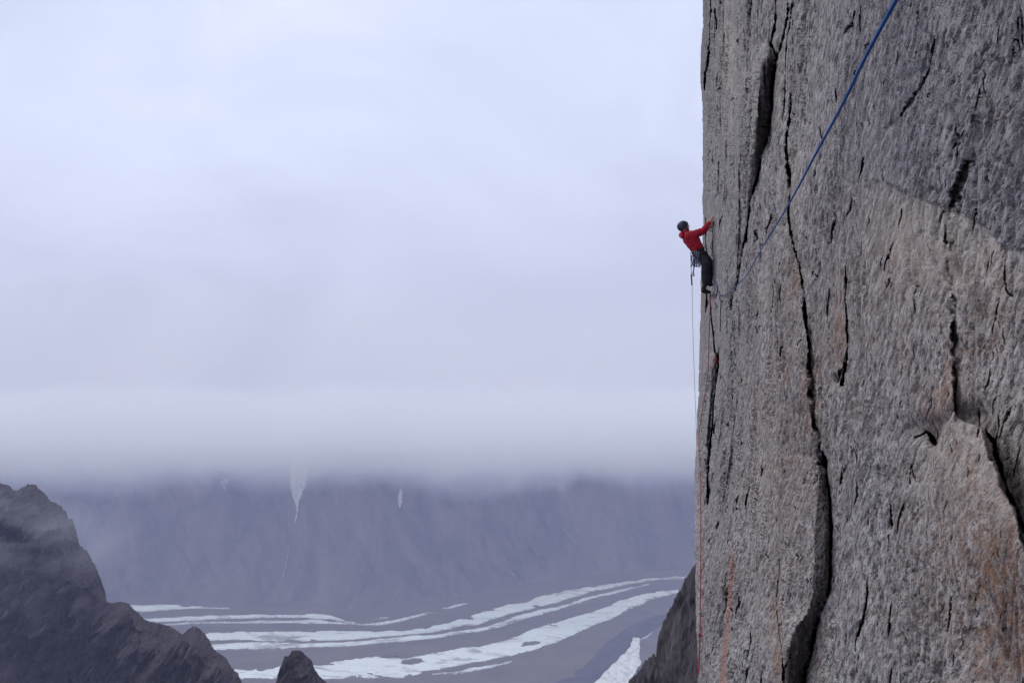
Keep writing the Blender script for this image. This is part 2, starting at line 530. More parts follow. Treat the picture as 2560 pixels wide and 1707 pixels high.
# ---- nearer ridges: a profile with its face falling towards the camera and its back falling away
def ridge(name, sil, y_of_px, label, mat, seed, step=1.5, face=.75, amp=1.0, nrow=170, zend=-H, fine=1.0, backs=14, sc=28.0, vs=1.0):
    px = np.arange(sil[0][0], sil[-1][0] + .1, step)
    sp0 = pl(sil, 0)(px)
    stp = 1 + .7 * np.convolve(np.pad(np.abs(np.gradient(sp0, px)), 12, 'edge'), np.ones(25) / 25, 'valid')
    sp = sp0 + fine * stp * (4.5 * fbm(px / 13, px * 0, seed, 5, .7) - 4.0 * np.abs(fbm(px / 5, px * 0 + 7, seed + 5, 3, .6)))
    st = fbm(px / 24, px * 0 + 2, seed + 11, 3, .6)
    sp = sp + fine * stp * 6 * (np.round(st * 4) / 4 - st)
    y0 = y_of_px(px)
    zt = -(sp - CY) / F * y0
    xt = (px - CX) / F * y0
    Ht = zt - zend
    # rows: distance below the crest, denser at the top
    u = np.linspace(0, 1, nrow) ** 1.8
    drop = u[:, None] * Ht[None]
    ny, nx_ = drop / sc * vs, xt[None] / sc
    k = sstep(0, .45 * sc, drop) * amp
    wx = nx_ + .35 * fbm(nx_ * 1.1, ny * 1.1, seed + 6, 4)
    wy = ny + .35 * fbm(nx_ * 1.1 + 9, ny * 1.1, seed + 7, 4)
    crag = -np.abs(fbm(wx * 2.2 + wy * .9, wy * 1.1, seed + 8, 6, .66))
    ledge = fbm(wx * 1.2 - wy * 1.4, wy * 2.4, seed + 9, 6, .64)
    bumps = (sc / 45.0) * (30 * fbm(wx * .7, wy * .55, seed + 1, 7, .64) + 40 * -np.abs(fbm(wx * 1.1 + wy * .5, wy * .45, seed + 2, 7, .64))
             + 62 * crag + 34 * ledge + 7 * fbm(nx_ * 9, ny * 7, seed + 3, 4, .7)) * k
    yy = y0[None] - drop / face * .62 + bumps
    front = np.stack([np.repeat(xt[None], nrow, 0) + 4 * amp * fbm(nx_ * 3, ny * 3, seed + 4, 3) * sstep(0, .2 * sc, drop), yy, zt[None] - drop], -1)
    b = np.linspace(1, 0, backs, endpoint=False)[:, None] ** 1.5
    dropb = b * Ht[None]
    yb_ = y0[None] + dropb * .35 + .03 * sc
    back = np.stack([xt[None] * yb_ / y0[None], yb_, zt[None] * yb_ / y0[None] - dropb], -1)
    V = np.concatenate([back, front], 0)
    o = fast_mesh(name, V.reshape(-1, 3), grid_faces(nrow + backs, len(px)), mat)
    tag(o, label, kind='structure')
    return o

left_sil = [(-420,1230),(-250,1190),(-120,1205),(-40,1200),(0,1208),(22,1213.6),(34,1225),(41,1228.6),(56,1219),(71,1210.6),(90,1213.6),(108.6,1232),(127,1253),(150,1264),(165,1277),(172,1300),(183.5,1303.5),(193,1337),(196.6,1359.6),(224.6,1387.7),(239.6,1419.5),(254.6,1453),(264,1483),(266,1505.6),(281,1509),(296,1504),(322,1507.5),(332.5,1520.6),(352,1539),(370.6,1554),(415.6,1562),(442,1575),(457,1586),(472,1571),(490.5,1565.5),(505,1577),(520,1593.6),(531.6,1618),(539,1629),(561.6,1640),(576.6,1663),(595,1685),(603,1704),(620,1740),(660,1900)]
ridge('ridge', left_sil, lambda p: 630 - .37 * np.clip(p, -420, 660), 'dark jagged rock ridge with misty peak on the left', M_RIDGE, 91)
ridge('pinnacle', [(672,1790),(688,1707),(697,1685),(705,1660),(712,1640),(725.4,1638.5),(729,1625.5),(742,1624.5),(755,1627),(765,1638.5),(780,1651.6),(783.5,1666.6),(798,1689),(817,1707),(850,1790)],
      lambda p: 330 + 0 * p, 'dark pointed rock pinnacle poking up in front of the ice', M_RIDGE, 97, step=.8, amp=.9, nrow=170, zend=-280, fine=.5, sc=8.0)
ridge('buttress', [(1540,1775),(1569,1707),(1585.6,1689),(1604,1670),(1615.6,1648),(1640,1637),(1643.6,1603),(1655,1562),(1673.6,1528),(1687,1498),(1700,1476),(1715,1446),(1724,1431),(1739,1408),(1760,1380),(1800,1340),(1900,1300)],
      lambda p: 118 - .12 * (p - 1540), 'brown hazy rock buttress below the cliff edge', M_BUTT, 99, step=.7, amp=.34, nrow=300, zend=-160, fine=1.3, sc=4.5, vs=.5)
# ================================================================== THE CLIFF
A0 = 1.40                                             # the wall passes this far to the right of the camera
def edge_dist(z):
    return 21.0 - 10.0 * sstep(0.5, 5.0, -np.asarray(z, float))
def slope_m(z):
    D = edge_dist(z)
    return (0.2315 * D - A0) / D

edge = pl([(1760,-200),(1757,0),(1758,50),(1755,90),(1752,130),(1751,200),(1753,225),(1754,240),(1757,300),(1757,400),(1757,560),(1756,620),(1753,680),(1752,720),(1752,760),(1750,800),(1749,860),(1748,900),(1747,960),(1745,1010),(1742,1070),(1742,1120),(1738,1150),(1737,1180),(1737,1384),(1739,1450),(1740,1529),(1744,1640),(1746,1707),(1750,1900)])

NC, NR = 640, 1150
py1 = np.linspace(-110, 1800, NR)
u = np.linspace(0, 1, NC)
PXR = 2680.0
EDGE = edge(py1) + 1.6 * fbm(py1 / 16, py1 * 0, 101, 5, .65) + 2.2 * np.round(2.2 * fbm(py1 / 48, py1 * 0, 102, 3)) / 1.5
px2 = EDGE[:, None] + (PXR - EDGE[:, None]) * (u[None] ** 1.12)
py2 = np.repeat(py1[:, None], NC, 1)
s2 = (px2 - CX) / F
t2 = -(py2 - CY) / F

# ---- features, in metres towards the camera side ("proud")
hm = np.zeros_like(px2)
dark = np.zeros_like(px2); orange = np.zeros_like(px2); pink = np.zeros_like(px2); tan = np.zeros_like(px2); blue = np.zeros_like(px2)
dist0 = A0 / (s2 - .16)                               # rough distance of each point
wob = 2.2 * fbm(px2 / 16, py2 / 16, 103, 4, .6)
qx = px2 + wob

WN = np.clip(.75 + 1.1 * fbm(px2 / 60, py2 / 44, 161, 4, .62), .34, 1.3)
jag = 2.6 * fbm(px2 / 7, py2 / 9, 163, 3, .6)
def corner(left, right, amp=1.0, fade=140, tint=1.0):
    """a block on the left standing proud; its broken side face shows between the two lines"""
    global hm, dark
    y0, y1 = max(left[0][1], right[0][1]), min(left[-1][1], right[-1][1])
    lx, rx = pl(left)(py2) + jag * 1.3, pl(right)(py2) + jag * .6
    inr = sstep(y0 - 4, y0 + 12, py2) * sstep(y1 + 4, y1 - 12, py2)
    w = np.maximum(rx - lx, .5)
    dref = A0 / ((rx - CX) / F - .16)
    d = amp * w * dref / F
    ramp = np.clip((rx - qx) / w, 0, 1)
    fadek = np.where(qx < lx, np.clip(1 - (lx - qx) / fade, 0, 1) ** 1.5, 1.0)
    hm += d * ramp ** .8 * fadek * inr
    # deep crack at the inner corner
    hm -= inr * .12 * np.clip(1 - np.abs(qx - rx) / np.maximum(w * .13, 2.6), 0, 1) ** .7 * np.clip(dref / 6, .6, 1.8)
    dark = np.maximum(dark, tint * inr * ((qx > lx) & (qx < rx + 1)))  # side face coloured darker between the two lines

def groove(pts, width, depth):
    """a broken crack: narrow dark slit of varying width with worn shoulders"""
    global hm
    dd, w = seg_dist(qx + jag * .5, py2, pts, width)
    we = np.maximum(w * .85 * WN, .4)
    hm -= depth * np.clip(1 - dd / we, 0, 1) ** .6 * np.clip(WN * 1.3, .3, 1)
    hm -= depth * .10 * np.exp(-(dd / np.maximum(w * 2.6, 2)) ** 2)

# upper left chimney
c1L = [(1931,112),(1919,150),(1900,192),(1897,222),(1892,274),(1884,384),(1878,466),(1868,548),(1861,606)]
c1R = [(1934,112),(1946,146),(1940,192),(1930,274),(1914,356),(1895,439),(1878,521),(1864,606)]
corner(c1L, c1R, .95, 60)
groove(c1R, [4, 5, 6, 6, 6, 6, 5, 4], .16)
groove([(1939,-60),(1941,16),(1938,77),(1931,118)], [2, 3, 4.5, 4], .14)
groove([(1960,90),(1954,115),(1947,146)], [1.5, 3, 4], .12)
groove([(1972,20),(1966,70),(1961,95)], [3, 4, 3], .14)
groove([(1864,600),(1855,650),(1846,700),(1834,735),(1828,775)], [3, 2.5, 3, 4, 2], .12)
groove([(1990,-40),(1978,60),(1969,130),(1965,210),(1958,300)], [2, 2.6, 2, 2, 1.5], .06)
# far left corner strip
groove([(1781,-40),(1779,40),(1775,110),(1769,160),(1764,185),(1762,225)], [2.5, 3, 4, 4.5, 4, 2], .22)
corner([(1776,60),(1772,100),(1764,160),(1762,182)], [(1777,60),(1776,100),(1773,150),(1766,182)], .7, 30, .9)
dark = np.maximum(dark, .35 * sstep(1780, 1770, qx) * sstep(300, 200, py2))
groove([(1765,545),(1766,620),(1764,700),(1767,760),(1765,780)], [1.5, 2, 2, 2.5, 1.5], .12)
groove([(1776,735),(1779,800),(1784,840),(1787,880)], [1.5, 2, 3, 4], .14)
# anchor crack
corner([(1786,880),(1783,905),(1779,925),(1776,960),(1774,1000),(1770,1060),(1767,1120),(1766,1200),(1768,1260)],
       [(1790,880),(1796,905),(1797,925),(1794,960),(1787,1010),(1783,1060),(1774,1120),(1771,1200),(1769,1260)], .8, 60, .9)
groove([(1798,870),(1797,900),(1794,930)], [2, 3, 2], .12)
# long central crack
cen = [(1978,235),(1977,260),(1969,356),(1973,440),(1974,483),(1971.5,548),(1978,590),(1985,620),(1999,658),(2007,707),(2012,750),(2015,795),(2021,860),(2025,921),(2028,970),(2031,1008),(2044,1080),(2050,1130),(2052,1160)]
groove(cen, [3,4.5,3,3,3.5,4,4,4.5,5.5,5,5,5.5,5.5,5.5,5,5,5.5,7,9], .14)
cen_x = pl(cen)(py2)
blk = np.clip(1 - np.clip(cen_x - qx, 0, 999) / 170, 0, 1) ** 1.5 * (qx < cen_x) * sstep(600, 1000, py2) * sstep(1170, 1060, py2)
hm += .045 * blk
corner([(2050,1140),(2048,1222),(2043,1290),(2038,1342),(2034,1451),(2031,1495),(2019,1530),(2006,1550),(1997,1556),(1985,1590),(1971,1630),(1964,1680),(1958,1780)],
       [(2056,1140),(2072,1222),(2080,1290),(2083,1342),(2081,1440),(2074,1484),(2060,1530),(2045,1560),(2038,1580),(2030,1612),(2020,1650),(2010,1690),(1995,1780)], .85, 190)
groove([(2060,1130),(2070,1200),(2082,1290),(2085,1350),(2082,1430),(2074,1490),(2052,1545),(2036,1600),(2022,1650),(2012,1700),(1998,1770)], [4,4,4,4,5,8,10,10,8,8,8], .16)
groove([(1949,1400),(1947,1460),(1945,1500),(1950,1545),(1957,1600),(1962,1650),(1963,1720)], [1.4,2,2.2,2.4,1.5,2,3], .06)
# pocket with an overhanging flake, orange stained
corner([(2112,905),(2102,925),(2096,940)], [(2114,905),(2110,930),(2104,965)], .8, 40, .8)
groove([(2116,668),(2114,730),(2117,800),(2119,860),(2116,910),(2107,962)], [1.2,1.6,2.2,3.2,5,6], .13)
groove([(2098,925),(2095,955)], [3, 4], .09)
# right crack
rc = [(2378,525),(2372,560),(2366,603),(2371,650),(2373,690),(2378,768),(2380,840),(2385,905),(2391,959),(2395,1028)]
groove(rc, [5,6,4,4,5,6,6,8,7,6], .05)
rcx = pl(rc)(py2)
blk = np.clip(1 - np.clip(rcx - qx, 0, 999) / 130, 0, 1) ** 1.3 * (qx < rcx) * sstep(520, 820, py2) * sstep(1062, 1025, py2)
hm += .030 * blk
# pointed flake standing proud on the right
Lf = [(2391,1028),(2381,1050),(2370,1063),(2358,1092),(2352,1110),(2344,1117),(2330,1122)]
Rf = [(2391,1028),(2402,1046),(2416,1054),(2452,1066),(2466,1076),(2469,1092),(2473,1120),(2484,1152),(2494,1155),(2504,1185),(2506,1215),(2524,1245),(2536,1266),(2546,1308),(2552,1345),(2566,1375),(2590,1420),(2680,1600)]
lxf, rxf = pl(Lf)(py2), pl(Rf)(py2)
inside = (py2 > 1028) & (qx < rxf) & ((qx > lxf) | (py2 > 1117))
dr = np.clip((rxf - qx) / 5.0, 0, 1)
lxl = np.interp(py2, [1117, 1300, 1600, 1800], [2340, 2262, 2170, 2120])
dl = np.where(py2 < 1117, np.clip((qx - lxf) / 4.0, 0, 1), sstep(-.35, 1, (qx - lxl) / (4.0 + np.clip(py2 - 1117, 0, 999) * .55)))
fd = np.clip(1 - np.clip((rxf - qx) - 60, 0, 999) / 330, 0, 1) ** 1.2 * sstep(1760, 1300, py2)
hm += np.where(inside, .15 * dr * dl * (1 + (fd - 1) * sstep(1117, 1320, py2)), 0)
# shadowed gap along its right side
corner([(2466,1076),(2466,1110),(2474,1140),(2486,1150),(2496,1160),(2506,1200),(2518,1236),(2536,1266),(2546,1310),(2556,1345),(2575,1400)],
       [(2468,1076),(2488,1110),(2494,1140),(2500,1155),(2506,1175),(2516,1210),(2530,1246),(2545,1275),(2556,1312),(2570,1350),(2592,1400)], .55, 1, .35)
groove([(2468,1078),(2489,1110),(2495,1140),(2510,1190),(2524,1236),(2546,1290),(2566,1345),(2590,1400)], [4,9,10,8,8,8,9,9], .10)
# hollow to the left of the flake tip
dd, _ = seg_dist(qx, py2, [(2295,1094),(2322,1082),(2345,1105)], [1, 1, 1])
hm -= .05 * np.exp(-(np.hypot((qx - 2344) / 16, (py2 - 1100) / 20)) ** 2)
groove([(2291,1095),(2308,1088),(2322,1080)], [2.5, 4, 3], .06)
groove([(2322,1080),(2334,1092),(2345,1110)], [3, 8, 11], .10)
outside = np.where(inside, 0.0, 1.0)
hm -= .045 * np.exp(-(((qx - 2325) / 62) ** 2 + ((py2 - 1072) / 34) ** 2)) * outside * (qx < 2400)
hm -= .05 * np.exp(-(((qx - 2440) / 40) ** 2 + ((py2 - 1040) / 28) ** 2)) * outside
# shorter scars
for pts, w, dep in (
    ([(2232,1262),(2231,1290),(2226,1340),(2224,1380)], [1.5, 4, 3.5, 1.5], .05),
    ([(2168,1450),(2167,1500),(2158,1550),(2141,1604)], [1.5, 3, 4.5, 2], .06),
    ([(2139,1100),(2136,1130),(2134,1155)], [1.5, 3, 2], .05),
    ([(2110,1160),(2106,1195),(2098,1235)], [1.5, 2.5, 1.5], .03),
    ([(2342,99),(2318,190),(2281,258),(2259,290)], [4, 9, 12, 7], .035),
    ([(2414,405),(2408,440),(2394,485),(2378,530)], [7, 17, 15, 6], .07),
    ([(2168,396),(2163,430),(2150,458)], [2, 4, 2.5], .045),
    ([(2139,30),(2128,60),(2111,84)], [4, 8, 4], .03),
    ([(2434,560),(2436,585)], [2, 3], .03),
    ([(2476,655),(2470,690)], [2.5, 4], .03),
    ([(2518,650),(2515,700),(2528,740)], [2, 4, 2], .035),
    ([(2366,530),(2352,575),(2338,610)], [4, 6, 4], .025),
    ([(1822,1470),(1815,1530)], [1.2, 1.6], .04),
    ([(1868,640),(1866,690)], [1.5, 2], .06),
    ([(1880,1560),(1884,1600),(1876,1640)], [1.2, 2.5, 1.5], .04),
    ([(1912,1150),(1908,1190)], [1.5, 2.5], .05),
    ([(1938,700),(1935,770)], [1, 1.5], .05)):
    groove(pts, w, dep)
# hundreds of short open seams, each its own length, lean and depth
sr = np.random.default_rng(31)
rows_px = np.linspace(-110, 1800, NR)
for _ in range(330):
    cx = 1765 + (2600 - 1765) * sr.random() ** 1.25
    cyv = sr.uniform(-60, 1740)
    big = sr.random() ** 6
    ln = (16 + 75 * big) * (.7 + .5 * (cx - 1765) / 800)
    w_ = (.85 + 1.0 * big) * (.8 + .45 * (cx - 1765) / 800)
    dep = (.018 + .05 * big) * np.interp(cx, [1765, 1950, 2300], [2.0, 1.2, .55])
    lean = sr.normal(.10, .10)
    r0, r1 = np.searchsorted(rows_px, [cyv - ln / 2 - 3, cyv + ln / 2 + 3])
    if r1 - r0 < 3: continue
    c0 = max(int(np.searchsorted(px2[r0], cx - 22)), 0); c1 = int(np.searchsorted(px2[r0], cx + 22))
    if c1 - c0 < 2: continue
    sl_ = (slice(r0, r1), slice(c0, c1))
    tt = (py2[sl_] - cyv) / (ln / 2)
    line = cx - lean * (py2[sl_] - cyv) + 2.0 * np.sin(tt * 2.2 + cx) + jag[sl_] * .35
    ww = w_ * np.sqrt(np.clip(1 - tt ** 2, 0, 1)) * np.clip(.4 + WN[sl_], .2, 1.4)
    hm[sl_] -= dep * np.clip(1 - np.abs(px2[sl_] - line) / np.maximum(ww, .3), 0, 1) ** .7
# upper right rough slab overlaps the smoother rock below
slab = pl([(2210,452),(2281,483),(2330,505),(2376,521),(2430,545),(2468,566),(2512,620),(2540,622),(2680,640)], 0)(px2) + 6 * wob
rough = sstep(7, -7, py2 - slab) * sstep(2090, 2330, px2)
hm += .012 * rough
blue = np.clip(.75 * sstep(1990, 2330, px2) * sstep(9 + 40 * sstep(2330, 2150, px2), -9 - 40 * sstep(2330, 2150, px2), py2 - slab) + .35 * sstep(950, 300, py2) * sstep(1980, 2200, px2), 0, 1)

# ---- stains and minerals, dark patches, and shade painted beside the flake tip
def blob(cx, cyy, rx, ry): return np.exp(-((qx - cx) / rx) ** 2 - ((py2 - cyy) / ry) ** 2)
orange = (blob(1946, 1660, 14, 90) * .9 + blob(1942, 1500, 16, 70) * .45 + blob(2490, 1390, 45, 90) * .8 + blob(2530, 1600, 70, 160) * .8
          + blob(2330, 1010, 40, 60) * .55 + blob(2375, 960, 12, 60) * .9 + blob(2100, 850, 14, 110) * .75 + blob(1985, 700, 22, 60) * .3 + blob(2510, 760, 60, 120) * .3
          + blob(2030, 1000, 22, 160) * .3 + blob(2425, 1180, 60, 150) * .25 + blob(2480, 330, 40, 80) * .2 + blob(1756, 745, 5, 35) * .9 + blob(2040, 1590, 30, 90) * .35 + blob(2450, 1450, 190, 320) * .42 + blob(2440, 860, 120, 170) * .22 + blob(1960, 1100, 110, 460) * .34 + blob(2200, 760, 130, 260) * .22)
orange = np.clip(orange * (.65 + 1.1 * fbm(qx / 26, py2 / 60, 111, 4, .6)), 0, 1)
tan = np.clip((blob(1828, 120, 22, 190) * .9 + blob(2270, 600, 60, 110) * .55 + blob(2440, 640, 70, 130) * .5 + blob(1990, 440, 26, 90) * .5 + blob(2420, 1250, 90, 140) * .4 + blob(2260, 720, 120, 100) * .3 + 1.1 * blob(2410, 620, 130, 110) * sstep(-8, 8, py2 - slab) + .5 * blob(2290, 560, 90, 90) * sstep(-8, 8, py2 - slab))
              * (.8 + .9 * fbm(qx / 30, py2 / 80, 113, 4, .6)), 0, 1)
tan = np.clip(tan + np.where(inside, .75 * np.clip(1 - (rxf - qx) / 260, 0, 1) * sstep(1500, 1200, py2) * np.where(py2 < 1117, 1, dl), 0), 0, 1)
blue = np.clip(blue + .7 * np.exp(-(((qx - 2435) / 45) ** 2 + ((py2 - 1030) / 35) ** 2)) * outside, 0, 1)  # shadow right of the flake tip, painted into the rock colour
dark = np.maximum(dark, .40 * np.exp(-(((qx - 2300) / 75) ** 2 + ((py2 - 1062) / 36) ** 2)) * outside * (qx < 2395))  # darker colour over the hollow left of the flake tip
dyk = [(1862,1000,1.2),(1866,930,1.2),(1870,860,.8)]
dd, w = seg_dist(qx, py2, [p[:2] for p in dyk], [p[2] for p in dyk])
pink = .5 * np.clip(1.6 - dd / np.maximum(w, .3), 0, 1)
dyk = [(1836,1330,.5),(1833,1395,2.2),(1829,1440,2.8),(1825,1481,3.0),(1822,1530,3.0),(1819,1560,4),(1817,1590,6.5),(1813,1640,7),(1810,1700,8),(1806,1800,9)]
dd, w = seg_dist(px2 + .6 * wob, py2, [p[:2] for p in dyk], [p[2] for p in dyk])
pink = np.maximum(pink, np.clip(2.2 - 1.3 * dd / np.maximum(w, .3), 0, 1))
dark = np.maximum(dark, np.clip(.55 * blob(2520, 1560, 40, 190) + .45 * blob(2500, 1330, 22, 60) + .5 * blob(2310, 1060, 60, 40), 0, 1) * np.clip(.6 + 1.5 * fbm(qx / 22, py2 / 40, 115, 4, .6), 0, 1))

hm += .075 * np.exp(-((px2 - 1779) / 6.0) ** 2 - ((py2 - 735) / 6.0) ** 2)      # the small foothold
# ---- distance along each ray
calm = 1 - .93 * np.exp(-((px2 - 1765) / 50) ** 4) * sstep(480, 530, py2) * sstep(960, 900, py2)     # kept flat where the climber holds on
yb = A0 / (s2 - .16)
for _ in range(30):
    yb = .5 * yb + .5 * np.clip(A0 / (s2 - slope_m(t2 * yb)), 1, 40)
z0 = t2 * yb
low = (.10 * fbm(yb / 3.2, z0 / 4.5, 121, 4) + .05 * fbm(yb / .9, z0 / 1.7, 123, 4)) * calm * np.clip(yb / 8, .35, 1)
hm *= np.clip((px2 - EDGE[:, None]) / 10.0, 0, 1)
y = np.clip((A0 - hm - low * np.clip((px2 - EDGE[:, None]) / 40.0, 0, 1)), .4, 3) / (s2 - slope_m(z0))
X = s2 * y; Y = y; Z = t2 * y
# ---- weathered granular surface, along the wall's normal
mm = slope_m(z0)
nl = np.sqrt(1 + mm ** 2)
sy, sz = yb, z0
sk = sz + .35 * sy                                     # grain leans a little
rg = (1 + .35 * rough)
sl = sy + .22 * sz
wn = sstep(7.5, 3.0, yb); wf = sstep(6, 13, yb); wm = 1 - wn * .6 - wf * .3
fp, fq = (sy + .9 * sz) / 1.345, (sz - .9 * sy) / 1.345          # across and along the slanting foliation
patch = np.clip(.30 + 1.5 * fbm(sy / 1.7, sz / 1.3, 147, 4, .55), 0, 1)     # smooth panels and rougher weathered ones
patch = np.clip(patch * .9 + .45 * rough, .06, 1.15)
def grit(a, b, seed, oc=4, gain=.66):
    n = fbm(fp / a, fq / b, seed, oc, gain)
    return n - 1.3 * np.clip(n - .12, 0, 1)
def pits(a, b, seed, lo, hi):
    """steep little holes where crystals have weathered out"""
    return sstep(lo, hi, fbm(fp / a, fq / b, seed, 3, .60))
g = (wn * .75 + .15) * .0044 * grit(.034, .075, 131)
g += (.003 * wn + .006 * (1 - wn)) * grit(.080, .19, 133)
g += (.03 * wm + wf * .8) * .016 * grit(.24, .55, 134)
g -= wn * (.0075 * pits(.034, .080, 135, .15, .27) * (.3 + patch) + .016 * pits(.062, .150, 136, .22, .34) * patch)
g -= wm * .017 * pits(.075, .200, 145, .16, .30) * (1 - .75 * wn) * (.3 + patch)
g -= wf * .028 * pits(.22, .52, 146, .15, .30) * (.3 + patch)
pit2 = fbm(fp / .20, fq / .62, 137, 4, .6)
g -= .09 * np.clip(pit2 - .17, 0, 1) * np.clip(yb / 7, .30, 1.6) * (.4 + patch)
# broad flat facets meeting at shallow angles
fa = fbm(sy / 1.1 + .3 * fbm(sy, sz, 148, 2), sz / 1.9, 149, 2, .4)
g += .05 * np.abs(fa) * np.clip(yb / 6, .5, 1.4) + .03 * (np.round(fa * 5) / 5 - fa) * np.clip(yb / 6, .5, 1.4)
g *= .12 + .88 * calm
g *= 1 - .6 * np.clip(dark * 1.3, 0, 1)
rib = fbm(sy / .34, sz / 2.4, 139, 5, .62)
g -= .11 * np.clip(.05 - np.abs(rib), 0, 1) / .05 * np.clip(yb / 10, .14, 1) * np.clip(.2 + 2.2 * fbm(sy / 1.3, sz / 1.1, 140, 3), 0, 1) * calm
g *= rg
g *= np.clip((px2 - EDGE[:, None]) / 14.0, .15, 1)
Xf = X - g / nl; Yf = Y + g * mm / nl; Zf = Z + .15 * g
core = np.stack([Xf, Yf, Zf], -1)

# ---- the corner turns away and runs back to the right
wrap = []
for (ox, oy) in ((30, 26), (12, 9), (4, 2.6), (1.4, .95), (.55, .5), (.22, .3), (.06, .14)):
    wrap.append(np.stack([Xf[:, 0] + ox, Yf[:, 0] + oy + .12 * fbm(py1 / 30, py1 * 0 + ox, 141, 3), Z[:, 0] * (1 + oy / Y[:, 0] * .6)], -1))
wrap = np.stack(wrap, 1)
V = np.concatenate([wrap, core], 1)
nw = wrap.shape[1]
NCC = NC + nw
faces = grid_faces(NR, NCC, flip=True)
def padm(a): return np.concatenate([np.repeat(a[:, :1], nw, 1), a], 1).ravel()
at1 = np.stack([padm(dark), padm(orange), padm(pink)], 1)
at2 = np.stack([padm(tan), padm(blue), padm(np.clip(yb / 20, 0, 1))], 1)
verts = V.reshape(-1, 3)

# ---- the rest of the big wall, outside the picture: above, below and beside the camera
def coarse(f0, f1, nf, zs, setback, y0=2.35):
    zs = np.asarray(zs, float)
    fr = np.linspace(f0, f1, nf)[None]
    ye = edge_dist(zs)[:, None] - 1.0
    YY = y0 + (ye - y0) * fr
    ZZ = np.repeat(zs[:, None], nf, 1)
    XX = A0 + slope_m(ZZ) * YY + setback - .12 * fbm(YY / 3, ZZ / 4, 151, 4) - .05 * np.abs(fbm(YY / .7, ZZ / 1.3, 152, 4))
    return np.stack([XX, YY, ZZ], -1)
extra_v, extra_f, off = [], [], len(verts)
def add_extra(C_):
    global off
    extra_v.append(C_.reshape(-1, 3)); extra_f.append(grid_faces(C_.shape[0], C_.shape[1], off=off)); off += C_.shape[0] * C_.shape[1]
add_extra(np.stack(
    [A0 + slope_m(np.repeat(np.linspace(-90, 140, 260)[:, None], 90, 1)) * np.linspace(-45, 2.35, 90)[None] + .05
     - .12 * fbm(np.linspace(-45, 2.35, 90)[None] / 3, np.linspace(-90, 140, 260)[:, None] / 4, 151, 4),
     np.repeat(np.linspace(-45, 2.35, 90)[None], 260, 0), np.repeat(np.linspace(-90, 140, 260)[:, None], 90, 1)], -1))
add_extra(coarse(0, 1, 90, np.linspace(-140, 150, 420), .55))
for zr in (np.linspace(9.6, 150, 200), np.linspace(-150, -5.4, 200)):
    C_ = coarse(.9, 1, 2, zr, .55)[:, -1]
    ret = np.stack([C_ + np.array([ox, oy, 0]) + .25 * np.stack([fbm(zr / 3, zr * 0 + ox, 153, 4), fbm(zr / 3, zr * 0 + ox, 154, 4), zr * 0], -1) for ox, oy in ((30, 26), (12, 9), (4, 2.6), (1, .9), (0, 0))], 1)
    add_extra(ret)
nx_extra = sum(len(e) for e in extra_v)
verts = np.concatenate([verts] + extra_v, 0)
faces = np.concatenate([faces] + extra_f, 0)
z3 = np.zeros((nx_extra, 3))
at1 = np.concatenate([at1, z3], 0); at2 = np.concatenate([at2, z3], 0)

m = Mat('granite', 0.88, spec=.3)
c = m.coord()
s1 = m.sep(m.attr('tint')); s2_ = m.sep(m.attr('tone'))
sh = m.n('ShaderNodeSeparateXYZ'); m.l(c, sh.inputs[0])
cb = m.n('ShaderNodeCombineXYZ')
m.l(sh.outputs['X'], cb.inputs['X'])
m.l(m.math('MULTIPLY', m.math('ADD', sh.outputs['Y'], m.math('MULTIPLY', sh.outputs['Z'], .9)), .743), cb.inputs['Y'])
m.l(m.math('MULTIPLY', m.math('SUBTRACT', sh.outputs['Z'], m.math('MULTIPLY', sh.outputs['Y'], .9)), .743), cb.inputs['Z'])
cl_ = cb.outputs[0]
cs = m.mapping(cl_, (1.0, 1.0, .52))
cf = m.mapping(cl_, (1.0, .8, .36))
f_big = m.noise(m.mapping(c, (1, .45, .22)), 1.1, 5, .6, .4)
f_med = m.noise(m.mapping(cl_, (1.0, .9, .34)), 7.0, 5, .68, .3)
f_fle = m.noise(m.mapping(cl_, (1, 1.0, .42)), 24.0, 4, .62, .15)
f_fin = m.noise(cs, 46.0, 4, .70)
f_xf = m.noise(cs, 150.0, 2, .6)
f_col = m.noise(cs, 30.0, 3, .6)
col = m.mix(m.rng(f_big, .34, .66), (.198, .173, .150), (.380, .335, .290))
col = m.mix(m.rng(f_med, .46, .66, 0, .7), col, (.44, .405, .37))
col = m.mix(m.rng(f_med, .46, .32, 0, .60), col, (.085, .080, .090))
col = m.mix(m.rng(f_fle, .53, .60, 0, .75), col, (.58, .545, .505))
col = m.mix(m.rng(f_fle, .465, .405, 0, .95), col, (.042, .040, .050))
col = m.mix(m.rng(f_fin, .465, .40, 0, .85), col, (.040, .037, .045))
col = m.mix(m.rng(f_xf, .54, .70, 0, .65), col, (.66, .62, .575))
streak = m.noise(m.mapping(c, (1, .8, .09)), 1.9, 5, .62, .35)
col = m.mix(m.rng(streak, .36, .64, .42, 0), col, m.mix(.65, col, (.10, .092, .090)))
warm = m.noise(cs, 3.0, 4, .6)
col = m.mix(m.rng(m.math('MULTIPLY', m.rng(warm, .45, .72), m.rng(f_col, .45, .66)), 0, 1, 0, .55), col, (.34, .235, .175))
